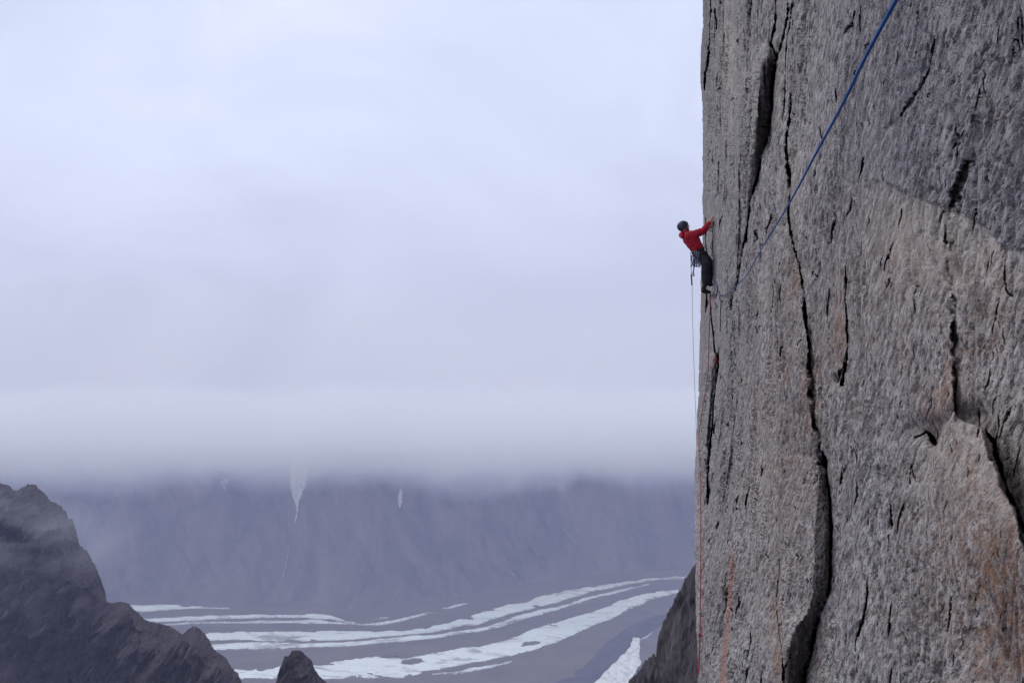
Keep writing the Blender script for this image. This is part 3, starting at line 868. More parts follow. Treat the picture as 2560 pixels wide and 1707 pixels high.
# tan, blue grey, orange, pink, dark mottling
col = m.mix(m.math('MULTIPLY', s2_[0], .8), col, m.mix(.55, col, (.62, .53, .42)))
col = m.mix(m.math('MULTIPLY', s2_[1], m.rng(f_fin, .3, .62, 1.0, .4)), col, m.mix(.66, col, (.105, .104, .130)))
col = m.mix(m.math('MULTIPLY', s1[1], m.rng(f_col, .36, .60, .3, 1.0)), col, (.30, .150, .072))
dy = m.mix(m.rng(f_fin, .40, .56), (.10, .045, .035), m.mix(m.rng(f_xf, .4, .6), (.40, .20, .15), (.50, .37, .31)))
col = m.mix(s1[2], col, dy)
dark_col = m.mix(m.rng(f_fin, .40, .66), (.028, .025, .027), m.mix(m.rng(f_col, .4, .6), (.15, .142, .128), (.125, .075, .070)))
col = m.mix(m.math('MULTIPLY', s1[0], .93), col, dark_col)
m.color(col)
hgt = m.math('ADD', m.math('MULTIPLY', f_fin, .8), m.math('ADD', m.math('MULTIPLY', f_med, 1.3), m.math('MULTIPLY', f_xf, .25)))
m.bump(m.math('ADD', hgt, m.math('MULTIPLY', f_fle, .9)), 0.9, 0.016)
M_GRANITE = m.m

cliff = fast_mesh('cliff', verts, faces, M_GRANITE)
set_attr(cliff, 'tint', at1)
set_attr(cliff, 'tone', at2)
tag(cliff, 'towering grey granite cliff face with dark cracks', kind='structure')

def wall_y(px, py):
    """distance of the finished cliff surface seen at a photograph pixel"""
    r = int(np.clip(np.searchsorted(py1, py), 1, NR - 1))
    return float(np.interp(px, px2[r], Yf[r]))
# ================================================================== THE CLIMBER
YC = 16.3
BASE = P(1765, 733, YC)

def J(px, py, dy=0.0):
    """joint seen at a photograph pixel, dy metres behind (+) or in front (-) of the climber's middle, local to the climber"""
    return np.array(P(px, py, YC + dy)) - np.array(BASE)

def ring_frame(ax):
    ax = ax / np.linalg.norm(ax)
    h = np.array([0, 0, 1.0]) if abs(ax[2]) < .9 else np.array([1.0, 0, 0])
    u = np.cross(ax, h); u /= np.linalg.norm(u)
    return ax, u, np.cross(ax, u)

class Soup:
    def __init__(self): self.v, self.f = [], []
    def add(self, v, f):
        o = len(self.v)
        self.v += [tuple(p) for p in v]
        self.f += [tuple(i + o for i in q) for q in f]
    def capsule(self, p0, r0, p1, r1, n=16, cap=5):
        p0, p1 = np.array(p0, float), np.array(p1, float)
        ax, u, w = ring_frame(p1 - p0)
        v, rows = [p0 - ax * r0], []
        def ring(c, r):
            rows.append(len(v))
            for k in range(n):
                a = 2 * math.pi * k / n
                v.append(c + (u * math.cos(a) + w * math.sin(a)) * r)
        for k in range(1, cap + 1):
            a = math.pi / 2 * k / cap
            ring(p0 - ax * r0 * math.cos(a), r0 * math.sin(a))
        for k in range(0, cap):
            a = math.pi / 2 * k / cap
            ring(p1 + ax * r1 * math.sin(a), r1 * math.cos(a))
        e = len(v); v.append(p1 + ax * r1)
        f = []
        for k in range(n):
            f.append((0, rows[0] + (k + 1) % n, rows[0] + k))
            f.append((e, rows[-1] + k, rows[-1] + (k + 1) % n))
        for a, b in zip(rows[:-1], rows[1:]):
            for k in range(n):
                f.append((a + k, a + (k + 1) % n, b + (k + 1) % n, b + k))
        self.add(v, f)
    def chain(self, pts, n=14):
        for (a, ra), (b, rb) in zip(pts[:-1], pts[1:]):
            self.capsule(a, ra, b, rb, n)
    def ellipsoid(self, c, ax, ay, az, n=20, m=12):
        """ax, ay, az: half-axis vectors"""
        c, ax, ay, az = (np.array(q, float) for q in (c, ax, ay, az))
        v, f = [c + az], []
        for i in range(1, m):
            t = math.pi * i / m
            for k in range(n):
                a = 2 * math.pi * k / n
                v.append(c + ax * math.sin(t) * math.cos(a) + ay * math.sin(t) * math.sin(a) + az * math.cos(t))
        e = len(v); v.append(c - az)
        for k in range(n):
            f.append((0, 1 + k, 1 + (k + 1) % n))
            b = 1 + (m - 2) * n
            f.append((e, b + (k + 1) % n, b + k))
        for i in range(m - 2):
            for k in range(n):
                a, b = 1 + i * n, 1 + (i + 1) * n
                f.append((a + k, b + k, b + (k + 1) % n, a + (k + 1) % n))
        self.add(v, f)
    def tube(self, pts, r, n=8, closed=False):
        pts = [np.array(p, float) for p in pts]
        N_ = len(pts)
        rr = r if hasattr(r, '__len__') else [r] * N_
        v, f = [], []
        u = None
        for i, p in enumerate(pts):
            if closed: t = pts[(i + 1) % N_] - pts[i - 1]
            else: t = pts[min(i + 1, N_ - 1)] - pts[max(i - 1, 0)]
            t = t / (np.linalg.norm(t) + 1e-12)
            if u is None: _, u, w = ring_frame(t)
            u = u - t * np.dot(u, t); u /= np.linalg.norm(u) + 1e-12
            w = np.cross(t, u)
            for k in range(n):
                a = 2 * math.pi * k / n
                v.append(p + (u * math.cos(a) + w * math.sin(a)) * rr[i])
        for i in range(N_ if closed else N_ - 1):
            a, b = i * n, ((i + 1) % N_) * n
            for k in range(n):
                f.append((a + k, a + (k + 1) % n, b + (k + 1) % n, b + k))
        if not closed:
            f.append(tuple(range(n))[::-1]); f.append(tuple(range((N_ - 1) * n, N_ * n)))
        self.add(v, f)
    def box(self, c, hx, hy, hz):
        c, hx, hy, hz = (np.array(q, float) for q in (c, hx, hy, hz))
        v = [c + sx * hx + sy_ * hy + sz_ * hz for sx in (-1, 1) for sy_ in (-1, 1) for sz_ in (-1, 1)]
        self.add(v, [(0,1,3,2),(4,6,7,5),(0,4,5,1),(2,3,7,6),(0,2,6,4),(1,5,7,3)])
    def build(self, name, mat, parent=None, loc=None, voxel=None, smooth_it=3, wrinkle=0.0, wscale=.06):
        me = bpy.data.meshes.new(name)
        me.from_pydata([tuple(map(float, p)) for p in self.v], [], self.f)
        bm = bmesh.new(); bm.from_mesh(me); bmesh.ops.recalc_face_normals(bm, faces=bm.faces); bm.to_mesh(me); bm.free()
        me.materials.append(mat)
        o = bpy.data.objects.new(name, me)
        COL.objects.link(o)
        if voxel:
            md = o.modifiers.new('r', 'REMESH'); md.mode = 'VOXEL'; md.voxel_size = voxel
            if smooth_it:
                sm = o.modifiers.new('s', 'SMOOTH'); sm.factor = .5; sm.iterations = smooth_it
            dg = bpy.context.evaluated_depsgraph_get()
            m2 = bpy.data.meshes.new_from_object(o.evaluated_get(dg))
            o.modifiers.clear()
            o.data = m2
            m2.name = name
            m2.materials.clear(); m2.materials.append(mat)
            if wrinkle:
                n_ = len(m2.vertices)
                co = np.empty(n_ * 3); m2.vertices.foreach_get('co', co); co = co.reshape(-1, 3)
                no = np.empty(n_ * 3); m2.vertex_normals.foreach_get('vector', no); no = no.reshape(-1, 3)
                a = fbm((co[:, 0] + .8 * co[:, 2]) / wscale, (co[:, 1] * .8 + co[:, 2]) / (wscale * 1.3), 201, 3, .55)
                co += no * (wrinkle * (a - .35 * np.abs(a)))[:, None]
                m2.vertices.foreach_set('co', co.ravel())
                m2.update()
        o.data.polygons.foreach_set('use_smooth', np.ones(len(o.data.polygons), dtype=bool))
        if parent is not None: o.parent = parent
        if loc is not None: o.location = loc
        return o

M_SKIN = plain('skin', (.34, .185, .135), .55, var=.12, scale=90)
m = Mat('red_jacket', .7, (.30, .012, .022))
c = m.coord()
nj = m.noise(c, 24, 4, .6)
m.color(m.mix(m.rng(nj, .3, .7), (.52, .010, .026), (.30, .006, .022)))
m.bump(nj, .5, .01)
M_RED = m.m
M_TROU = plain('charcoal_trousers', (.020, .018, .024), .85, var=.35, scale=26, bump=.5, bdist=.01)
M_SHOE = plain('shoe_rubber', (.014, .014, .017), .7, var=.3, scale=60)
M_HELM = plain('helmet_shell', (.030, .034, .052), .45, var=.15, scale=30)
M_WEB = plain('dark_webbing', (.020, .020, .026), .8, var=.3, scale=120)
M_METAL = plain('grey_metal', (.42, .43, .46), .35, metal=.85, var=.1, scale=80)
M_DMETAL = plain('dark_metal', (.06, .065, .08), .4, metal=.6, var=.1, scale=80)
M_BMETAL = plain('blue_metal', (.05, .12, .38), .35, metal=.7, var=.1, scale=80)
M_REDWEB = plain('red_webbing', (.27, .022, .020), .75, var=.25, scale=120)
M_BLUEWEB = plain('blue_webbing', (.04, .08, .25), .8, var=.2, scale=120)
M_GREYWEB = plain('grey_webbing', (.22, .22, .24), .8, var=.2, scale=120)

head = J(1709.6, 567.5, .01)
fwd = np.array([.92, .20, .34]); fwd /= np.linalg.norm(fwd)
upv = np.array([-.30, .02, .95]); upv -= fwd * np.dot(upv, fwd); upv /= np.linalg.norm(upv)
rgt = np.cross(fwd, upv)
neck = J(1713.5, 583, .0)
sR, sL = J(1722, 589, -.165), J(1719, 588, .165)
eR, eL = J(1755, 577.5, -.22), J(1752, 582, .24)
wR, wL = J(1774.5, 556.5, -.16), J(1775, 566, .10)
hR, hL = J(1778.0, 546.0, -.15), J(1779.0, 557.5, .085)
chest, belly, pelv = J(1727, 597, 0), J(1740, 616, 0), J(1747, 632, 0)
pR, kR, aR = J(1749, 637, -.095), J(1767, 660, -.30), J(1763, 707, -.22)
pL, kL, aL = J(1751, 637, .095), J(1774, 652, .13), J(1774.5, 702, .10)
heelR, ballR, toeR = J(1756, 727, -.20), J(1767, 729.5, -.13), J(1774, 730, -.09)
heelL, ballL, toeL = J(1768, 709, .08), J(1776, 711, .11), J(1780, 711.5, .12)

# ---- body: one continuous figure
b = Soup()
b.ellipsoid(head + upv * .012, fwd * .094, rgt * .076, upv * .102)
b.capsule(head + fwd * .045 - upv * .05, .046, head + fwd * .060 - upv * .088, .030)          # jaw and chin
b.capsule(head + fwd * .094 + upv * .012, .010, head + fwd * .112 - upv * .022, .014, 10)     # nose
b.capsule(head + fwd * .090 + upv * .030 - rgt * .03, .014, head + fwd * .090 + upv * .030 + rgt * .03, .014, 10)   # brow
b.capsule(head + fwd * .094 - upv * .056 - rgt * .016, .008, head + fwd * .094 - upv * .056 + rgt * .016, .008, 8)   # lips
for s in (-1, 1):
    b.ellipsoid(head + rgt * .076 * s - fwd * .008 - upv * .008, fwd * .018, rgt * .010 * s, upv * .032, 12, 8)  # ears
b.capsule(neck - upv * .01, .050, head - upv * .05 - fwd * .01, .052)
b.capsule(sR * .7 + chest * .3, .05, sL * .7 + chest * .3, .05)
b.capsule(chest + np.array([0, -.07, 0]), .105, chest + np.array([0, .07, 0]), .105)
b.capsule(belly + np.array([0, -.06, 0]), .09, belly + np.array([0, .06, 0]), .09)
b.capsule(chest, .11, belly, .095); b.capsule(belly, .095, pelv, .10)
b.capsule(pR * .8 + pelv * .2, .085, pL * .8 + pelv * .2, .085)
for s_, e_, w_, in ((sR, eR, wR), (sL, eL, wL)):
    b.chain([(chest * .3 + s_ * .7, .06), (s_, .055), (e_, .043), (w_, .032)])
for p_, k_, a_ in ((pR, kR, aR), (pL, kL, aL)):
    b.chain([(p_, .082), (k_, .052), (a_, .036)])
for h_, bl, t_, a_ in ((heelR, ballR, toeR, aR), (heelL, ballL, toeL, aL)):
    b.chain([(a_, .036), (h_, .032), (bl, .034), (t_, .022)])
def hand(wr, hd, s):
    """palm and five bent fingers closed over an edge of rock"""
    d = hd - wr; d /= np.linalg.norm(d)
    side = np.array([-.62, .80, 0.0]) * s; side -= d * np.dot(side, d); side /= np.linalg.norm(side)
    pal = np.cross(side, d) * s
    into = np.array([.97, -.16, .15])
    kn = wr + d * .094
    for q in (-.024, -.008, .008, .024):
        b.capsule(wr + side * q * .8, .022, kn + side * q, .018, 10, 3)
    for q, ln in ((-.030, .86), (-.011, 1.0), (.010, .95), (.029, .76)):
        p0 = kn + side * q
        p1 = p0 + (d * .65 + into * .40) * .042 * ln
        p2 = p1 + (into * .95 + d * .15) * .026 * ln
        p3 = p2 + (into * .55 - d * .60) * .021 * ln
        b.chain([(p0, .0125), (p1, .0112), (p2, .0104), (p3, .0090)], 10)
    t0 = wr + d * .022 - side * .022
    t1 = t0 + (d * .6 - side * .75 + into * .2) * .042
    t2 = t1 + (d * .9 - side * .1 + into * .45) * .032
    b.chain([(t0, .016), (t1, .0125), (t2, .0095)], 10)
hand(wR, hR, -1); hand(wL, hL, 1)
person = b.build('person', M_SKIN, None, tuple(BASE), voxel=.0052, smooth_it=2)
tag(person, 'climber in red jacket and dark helmet, leaning out from the cliff edge with raised arms', 'person')

# ---- clothing
j = Soup()
for s in (-1, 1):
    j.capsule(chest + np.array([0, .085 * s, .01]), .142, belly + np.array([.0, .06 * s, 0]), .128)
j.capsule(chest, .15, belly, .135)
j.capsule(belly, .135, J(1746.0, 625.5, 0), .120)
j.capsule(sR, .085, sL, .085)
j.capsule(neck * .8 + chest * .2 + np.array([-.012, 0, -.02]), .095, neck + np.array([.000, 0, -.004]), .078)
for s_, e_, w_ in ((sR, eR, wR), (sL, eL, wL)):
    mid = (s_ + e_) / 2 + np.array([0, 0, -.012])
    j.chain([(chest * .35 + s_ * .65, .105), (s_, .088), (mid, .080), (e_, .066), (e_ * .5 + w_ * .5 + np.array([0, 0, -.006]), .058), (w_ * .93 + e_ * .07, .040)])
jk = j.build('jacket', M_RED, person, voxel=.009, smooth_it=4, wrinkle=.026, wscale=.085)
hd_ = Soup()
hd_.chain([(J(1704.5, 592.5, -.07), .035), (J(1702.5, 588, -.02), .048), (J(1702.5, 587, .03), .048), (J(1704.5, 591, .08), .035)])
hd_.chain([(J(1706, 583, -.075), .030), (J(1705, 581.5, 0), .036), (J(1706, 583, .075), .030)])
hd_.chain([(J(1704, 586, 0), .05), (J(1711, 589, 0), .055)])
hd_.build('hood', M_RED, jk, voxel=.009, smooth_it=3, wrinkle=.012, wscale=.05)

t_ = Soup()
t_.capsule(J(1744.5, 624, -.045), .112, pelv + np.array([0, -.05, 0]), .118); t_.capsule(J(1744.5, 624, .045), .112, pelv + np.array([0, .05, 0]), .118)
t_.chain([(pR, .118), (pR * .5 + kR * .5 + np.array([.01, 0, -.01]), .108), (kR, .090), (kR * .55 + aR * .45 + np.array([-.018, 0, 0]), .086), (aR + np.array([.006, 0, .03]), .078)], 18)
t_.chain([(pL, .118), (pL * .5 + kL * .5, .100), (kL + np.array([-.006, 0, 0]), .074), (kL * .5 + aL * .5 + np.array([-.01, 0, 0]), .076), (aL + np.array([-.01, 0, .03]), .066)], 18)
t_.build('trousers', M_TROU, person, voxel=.009, smooth_it=4, wrinkle=.026, wscale=.10)

for h_, bl, tt, a_ in ((heelR, ballR, toeR, aR), (heelL, ballL, toeL, aL)):
    s_ = Soup()
    s_.chain([(a_ + np.array([0, 0, -.02]), .050), (h_ + np.array([.012, 0, .0]), .044), (bl, .046), (tt, .030)], 14)
    sho = s_.build('shoe', M_SHOE, person, voxel=.007, smooth_it=2)

hm_ = Soup()
hc = head + upv * .022 - fwd * .014
hm_.ellipsoid(hc, fwd * .118, rgt * .100, upv * .104, 28, 16)
helm = hm_.build('helmet', M_HELM, person)
bmh = bmesh.new(); bmh.from_mesh(helm.data)
cutn = Vector(tuple(upv * .88 - fwd * .48)); cutp = Vector(tuple(head + upv * .012 + fwd * .05))
res = bmesh.ops.bisect_plane(bmh, geom=bmh.verts[:] + bmh.edges[:] + bmh.faces[:], plane_co=cutp, plane_no=cutn, clear_inner=True)
bmh.to_mesh(helm.data); bmh.free()
so = helm.modifiers.new('shell', 'SOLIDIFY'); so.thickness = .010; so.offset = 0
s_ = Soup()
for s in (-1, 1):
    s_.tube([head + rgt * .090 * s + upv * .02 - fwd * .03, head + rgt * .080 * s - upv * .04 + fwd * .01, head + rgt * .035 * s - upv * .115 + fwd * .045, head - upv * .126 + fwd * .055], .006, 6)
s_.build('chin_strap', M_WEB, helm)

# ---- harness
hs = Soup()
def hoop(c, ax, r1, r2, tr, n=28):
    ax, u_, w__ = ring_frame(np.array(ax, float))
    return [c + u_ * r1 * math.cos(2 * math.pi * k / n) + w__ * r2 * math.sin(2 * math.pi * k / n) for k in range(n)]
spine = (belly - pelv) / np.linalg.norm(belly - pelv)
wc = J(1745.0, 627, 0)
for dz in (-.014, 0, .014):
    hs.tube(hoop(wc + spine * dz, spine, .180, .128, 0), .011, 7, True)
hs.tube([wc + np.array([.11, -.03, .01]), wc + np.array([.135, -.02, -.05]), wc + np.array([.12, 0, -.10])], .012, 7)
hs.build('waist_belt', M_WEB, person)
for p_, k_ in ((pR, kR), (pL, kL)):
    q = Soup(); d_ = k_ - p_
    for dz in (-.012, .012):
        ctr = p_ + d_ * .30; q.tube(hoop(ctr + d_ / np.linalg.norm(d_) * dz, d_, .122, .122, 0, 24), .010, 6, True)
    q.build('leg_loop', M_WEB, person)
for dy, px_ in ((-.16, 1738), (-.13, 1731), (.15, 1742)):
    q = Soup()
    a_, b_ = J(px_ - 4, 626, dy), J(px_ + 8, 628, dy - .03)
    q.tube([a_, a_ * .7 + b_ * .3 + np.array([0, -.02, -.035]), a_ * .3 + b_ * .7 + np.array([0, -.02, -.035]), b_], .006, 6)
    q.build('gear_loop', M_WEB, person)

# ================================================================== HARDWARE
def biner_pts(L_=.10, W_=.055, n=22):
    """outline of a D-shaped carabiner hanging from its top, in its own plane"""
    pts = []
    for k in range(n):
        a = 2 * math.pi * k / n
        x, z = math.cos(a), math.sin(a)
        w = W_ / 2 * (1.0 if x < 0 else .85) * (abs(x) ** .55 * (1 if x > 0 else -1)) if x else 0
        pts.append((w * (1 + .25 * z), 0, L_ / 2 * (abs(z) ** .7 * (1 if z > 0 else -1)) - L_ / 2))
    return pts

def rot(pts, yaw, tilt=0.0):
    cy_, sy_ = math.cos(yaw), math.sin(yaw); ct, st = math.cos(tilt), math.sin(tilt)
    out = []
    for x, y, z in pts:
        x, z = x * ct - z * st, x * st + z * ct
        out.append(np.array([x * cy_ - y * sy_, x * sy_ + y * cy_, z]))
    return out

def carabiner(parent, off, yaw, mat, tilt=0.0, L_=.10, name='carabiner', tr=.0065):
    s = Soup()
    s.tube([p + np.array(off) for p in rot(biner_pts(L_, L_ * .56), yaw, tilt)], tr, 6, True)
    o = s.build(name, mat, parent)
    return o

def empty(name, loc, label, cat, group=None):
    e = bpy.data.objects.new(name, None)
    e.empty_display_size = .05
    COL.objects.link(e)
    e.location = tuple(loc)
    return tag(e, label, cat, group)

def quickdraw(px, py, dy, yaw, webmat, clipmat, label, ln=.11):
    e = empty('quickdraw', P(px, py, YC + dy), label, 'quickdraw', "quickdraws hanging from the climber's harness")
    carabiner(e, (0, 0, 0), yaw, clipmat, .06)
    s = Soup()
    w = np.array([math.cos(yaw), math.sin(yaw), 0])
    s.box((0, 0, -.085 - ln / 2), w * .011, np.array([-w[1], w[0], 0]) * .005, np.array([0, 0, ln / 2 + .008]))
    s.build('sling', webmat, e)
    carabiner(e, (0, 0, -.085 - ln + .008), yaw + .7, clipmat, -.1)
    return e
quickdraw(1729, 629, -.17, .3, M_GREYWEB, M_METAL, 'pale grey quickdraw hanging rearmost on the climber, below the back of the jacket', .12)
quickdraw(1733, 630, -.20, 1.0, M_REDWEB, M_DMETAL, 'red webbing quickdraw hanging at the hip of the climber', .10)
quickdraw(1736.5, 630, -.21, .1, M_WEB, M_DMETAL, 'black quickdraw hanging between the red and the blue one', .13)
quickdraw(1741, 631, -.22, .8, M_BLUEWEB, M_BMETAL, 'blue quickdraw with blue carabiners hanging from the harness', .12)
quickdraw(1744.5, 630, -.23, .2, M_GREYWEB, M_METAL, 'grey quickdraw with bright silver carabiners, foremost on the harness', .06)

quickdraw(1747.5, 631, -.235, 1.1, M_WEB, M_METAL, 'black quickdraw with silver carabiners hanging over the thigh of the climber', .09)
quickdraw(1738.5, 626, -.215, .5, M_REDWEB, M_METAL, 'dark red quickdraw hanging highest, just below the jacket hem', .08)
def cam_device(px, py, dy, yaw, col_, label, ln=.10):
    e = empty('cam', P(px, py, YC + dy), label, 'climbing cam', "spring cams hanging from the climber's harness")
    carabiner(e, (0, 0, 0), yaw, M_DMETAL, .1, .09)
    s = Soup(); s.tube([(0, 0, -.08), (.004, 0, -.08 - ln * .5), (0, 0, -.08 - ln)], .006, 6); s.build('stem', M_METAL, e)
    s = Soup(); s.capsule((-.022, 0, -.08 - ln * .55), .006, (.022, 0, -.08 - ln * .55), .006, 8, 3); s.build('trigger', col_, e)
    for sg in (-1, 1):
        s = Soup()
        n = 14
        for q in (-.012, .012):
            pts = [(sg * (.012 + .026 * abs(math.sin(math.pi * k / (n - 1))) ** .8 * (1 - .3 * k / n)), q, -.08 - ln - .03 + .055 * k / (n - 1)) for k in range(n)]
            s.tube(pts, .007, 6)
        s.build('lobe', col_, e)
    return e
cam_device(1731.5, 646, -.19, .4, M_BMETAL, 'blue lobed cam, lowest of the gear at the back of the harness', .06)
cam_device(1737.0, 645, -.23, 1.2, M_DMETAL, 'dark cam hanging beside the blue lobed cam', .05)
cam_device(1746.5, 647, -.24, .2, M_METAL, 'silver cam hanging under the thigh of the climber', .05)
cam_device(1750.5, 649, -.25, .9, M_DMETAL, 'small dark cam, nearest of the gear to the knee', .04)

def world(px, py, y): return np.array(P(px, py, y))
def catmull(pts, n=12):
    pts = [np.array(p, float) for p in pts]
    out = []
    for i in range(len(pts) - 1):
        p0, p1, p2, p3 = pts[max(i - 1, 0)], pts[i], pts[i + 1], pts[min(i + 2, len(pts) - 1)]
        for k in range(n):
            t = k / n
            out.append(.5 * ((2 * p1) + (-p0 + p2) * t + (2 * p0 - 5 * p1 + 4 * p2 - p3) * t * t + (-p0 + 3 * p1 - 3 * p2 + p3) * t ** 3))
    out.append(pts[-1])
    return out

def loose(name, soup, mat, origin):
    o = np.array(origin, float)
    soup.v = [tuple(np.array(p) - o) for p in soup.v]
    return soup.build(name, mat, None, tuple(o))

# long sling with a carabiner hanging low behind the climber
s = Soup()
s.tube(catmull([world(1736, 650, YC - .18), world(1735, 668, YC - .18), world(1733.5, 682, YC - .18), world(1736, 690, YC - .18)], 6), .011, 7)
o = loose('sling', s, M_WEB, world(1736, 650, YC - .18))
tag(o, 'dark sling dangling lowest in the bunch of gear below the climber', 'sling')
carabiner(o, tuple(world(1732, 681, YC - .18) - world(1736, 650, YC - .18)), .4, M_METAL, .25, .075)

# haul line: doubled and stiff near the harness, then thin down to the ledge far below
s = Soup()
s.tube(catmull([world(1726.5, 636, YC - .13), world(1727.5, 660, YC - .13), world(1728.5, 688, YC - .13)], 8), .0055, 7)
s.tube(catmull([world(1728.5, 686, YC - .13), world(1729, 700, YC - .13), world(1730, 713, YC - .13)], 6), .016, 8)
s.tube(catmull([world(1730, 712, YC - .13), world(1731.5, 800, YC), world(1734.5, 900, YC + .3), world(1738.5, 1010, YC + .8), world(1740.5, 1070, YC + 1.2), world(1742, 1130, YC + 1.6), world(1748, 1190, YC + 2.2)], 12), .0042, 6)
o = loose('haul_line', s, plain('dull_cord', (.12, .11, .13), .9, var=.2, scale=200), world(1726.5, 636, YC - .13))
tag(o, 'thin dark line hanging free in the air from the back of the harness', 'rope')

# black loops of sling hanging from the hands down the wall
s = Soup()
yw = lambda px_, py_, gap=.05: wall_y(px_, py_) - gap
L1 = [world(1784, 553, yw(1784, 553, .10)), world(1783, 566, yw(1783, 566, .10)), world(1781.5, 580, yw(1781.5, 580, .12)), world(1783, 590, yw(1783, 590, .1)), world(1781.5, 603, yw(1781.5, 603, .12)), world(1780.5, 620, yw(1780.5, 620, .12)), world(1780, 642, yw(1780, 642, .12))]
s.tube(catmull(L1, 8), .011, 7)
s.tube(catmull([world(1782, 566, YC - .2), world(1777, 572, YC - .2), world(1774.5, 576, YC - .2), world(1777, 578.5, YC - .2), world(1781.5, 577, YC - .2)], 6), .007, 6)
s.tube(catmull([world(1780.5, 604, YC - .2), world(1777.5, 612, YC - .2), world(1776, 620, YC - .2), world(1779.5, 621.5, YC - .2)], 6), .007, 6)
o = loose('sling_ladder', s, M_WEB, L1[0])
tag(o, 'black looped sling hanging down the rock from the hands of the climber', 'sling')

e = empty('camming_device', world(1784.5, 556, yw(1784.5, 556, .10)), 'dark clamp on the rock just below the raised hands of the climber', 'clamp')
s = Soup(); s.capsule((0, 0, .03), .020, (.02, 0, -.045), .028, 12, 4); s.capsule((.02, 0, -.045), .028, (.018, 0, -.11), .018, 12, 4); s.build('body', M_DMETAL, e)
s = Soup(); s.capsule((-.018, -.01, .03), .007, (-.03, -.01, -.04), .006, 8, 3); s.build('trigger', M_DMETAL, e)

# ================================================================== ROPES AND ANCHORS
def rope_mat(name, c0, c1, pitch):
    m = Mat(name, .8, c0)
    uvn = m.n('ShaderNodeUVMap')
    sp_ = m.n('ShaderNodeSeparateXYZ'); m.l(uvn.outputs[0], sp_.inputs[0])
    w = m.math('SINE', m.math('MULTIPLY', m.math('ADD', sp_.outputs[0], m.math('MULTIPLY', sp_.outputs[1], pitch)), 6.283), 0)
    w2 = m.math('SINE', m.math('MULTIPLY', m.math('SUBTRACT', m.math('MULTIPLY', sp_.outputs[1], pitch), m.math('MULTIPLY', sp_.outputs[0], 2.0)), 6.283), 0)
    f = m.rng(m.math('MULTIPLY', w, w2), -.5, .8)
    m.color(m.mix(f, c0, c1))
    m.bump(f, .6, .0012)
    return m.m

def rope(name, pts, r, mat, n=10, wig=0.0, seed=5):
    pts = [np.array(p) for p in pts]
    s = Soup()
    s.tube(pts, r, n)
    o = loose(name, s, mat, pts[0])
    L_ = np.concatenate([[0], np.cumsum([np.linalg.norm(b_ - a_) for a_, b_ in zip(pts[:-1], pts[1:])])])
    uv = o.data.uv_layers.new(name='UVMap')
    lv = np.empty(len(o.data.loops), dtype=np.int32); o.data.loops.foreach_get('vertex_index', lv)
    data = np.stack([(lv % n) / n, L_[np.clip(lv // n, 0, len(L_) - 1)]], 1).astype(np.float32)
    uv.data.foreach_set('uv', data.ravel())
    return o

M_BLUE = rope_mat('blue_rope_sheath', (.010, .055, .22), (.025, .14, .42), 90)
M_REDR = rope_mat('red_rope_sheath', (.24, .018, .018), (.34, .040, .034), 90)

yA = wall_y(1806, 744) - .12
tr_ = [(1807,741),(1813,736.5),(1820,732),(1842,713),(1864.5,690),(1886,655),(1908,615),(1942,560),(1977,502),(2040,384),(2106,262),(2166,139),(2243,-4),(2290,-90)]
frac = np.concatenate([[0], np.cumsum([math.hypot(b_[0]-a_[0], b_[1]-a_[1]) for a_, b_ in zip(tr_[:-1], tr_[1:])])]); frac /= frac[-2]
pts = [world(q[0], q[1], 1 / (1 / yA + (1 / 1.58 - 1 / yA) * f_)) for q, f_ in zip(tr_, frac)]
pts += [np.array([.62, .6, .72]), np.array([.75, -.8, .82]), np.array([A0 + slope_m(1.0) * -2.0, -2.0, 1.0])]
lead = [world(1757.5, 618, YC - .12), world(1766, 634, YC - .15), world(1777, 645, YC - .28), world(1782.5, 665, YC - .3), world(1785, 690, yw(1785, 690, .12)), world(1792, 718, yw(1792, 718, .1)), world(1800, 738, yw(1800, 738, .1))]
o = rope('rope', catmull(lead, 8)[:-1] + catmull([world(1801, 740, yA)] + pts, 12), .0043, M_BLUE, 10)
tag(o, 'blue rope running from the climber through a carabiner and diagonally up across the cliff', 'rope')

e = empty('carabiner', world(1803.5, 741, yA + .02), 'dark carabiner on the rock where the blue rope bends', 'carabiner')
carabiner(e, (0, 0, .02), .15, M_DMETAL, .1, .115, 'frame', .0085)
s = Soup(); s.tube([(.028, 0, -.0), (.03, 0, -.06)], .005, 6); s.build('gate', M_METAL, e)
s = Soup(); s.tube(catmull([world(1803.5, 752, yA), world(1802, 768, yA), world(1801.5, 790, yA + .06), world(1800.5, 830, yA + .1)], 6), .008, 6)
o = loose('sling', s, M_WEB, world(1803.5, 752, yA))
tag(o, 'thin black sling hanging straight below the carabiner on the blue rope', 'sling')

red = [(1776.5,738),(1774.5,790),(1772.5,850),(1771,900),(1770.5,925),(1766,965),(1759,1006),(1752.5,1046),(1748,1080),(1746.8,1100),(1748.5,1135),(1750,1165),(1751,1182),(1752,1240),(1752,1330),(1751.6,1430),(1751,1533),(1750.3,1580),(1750,1590),(1748,1645),(1745.2,1686)]
def yred(px_, py_): return (wall_y(max(px_, float(edge(py_)) + 5), py_) - .28) if py_ > 930 else 15.6
pts = [world(a_, b_, yred(a_, b_)) for a_, b_ in red]
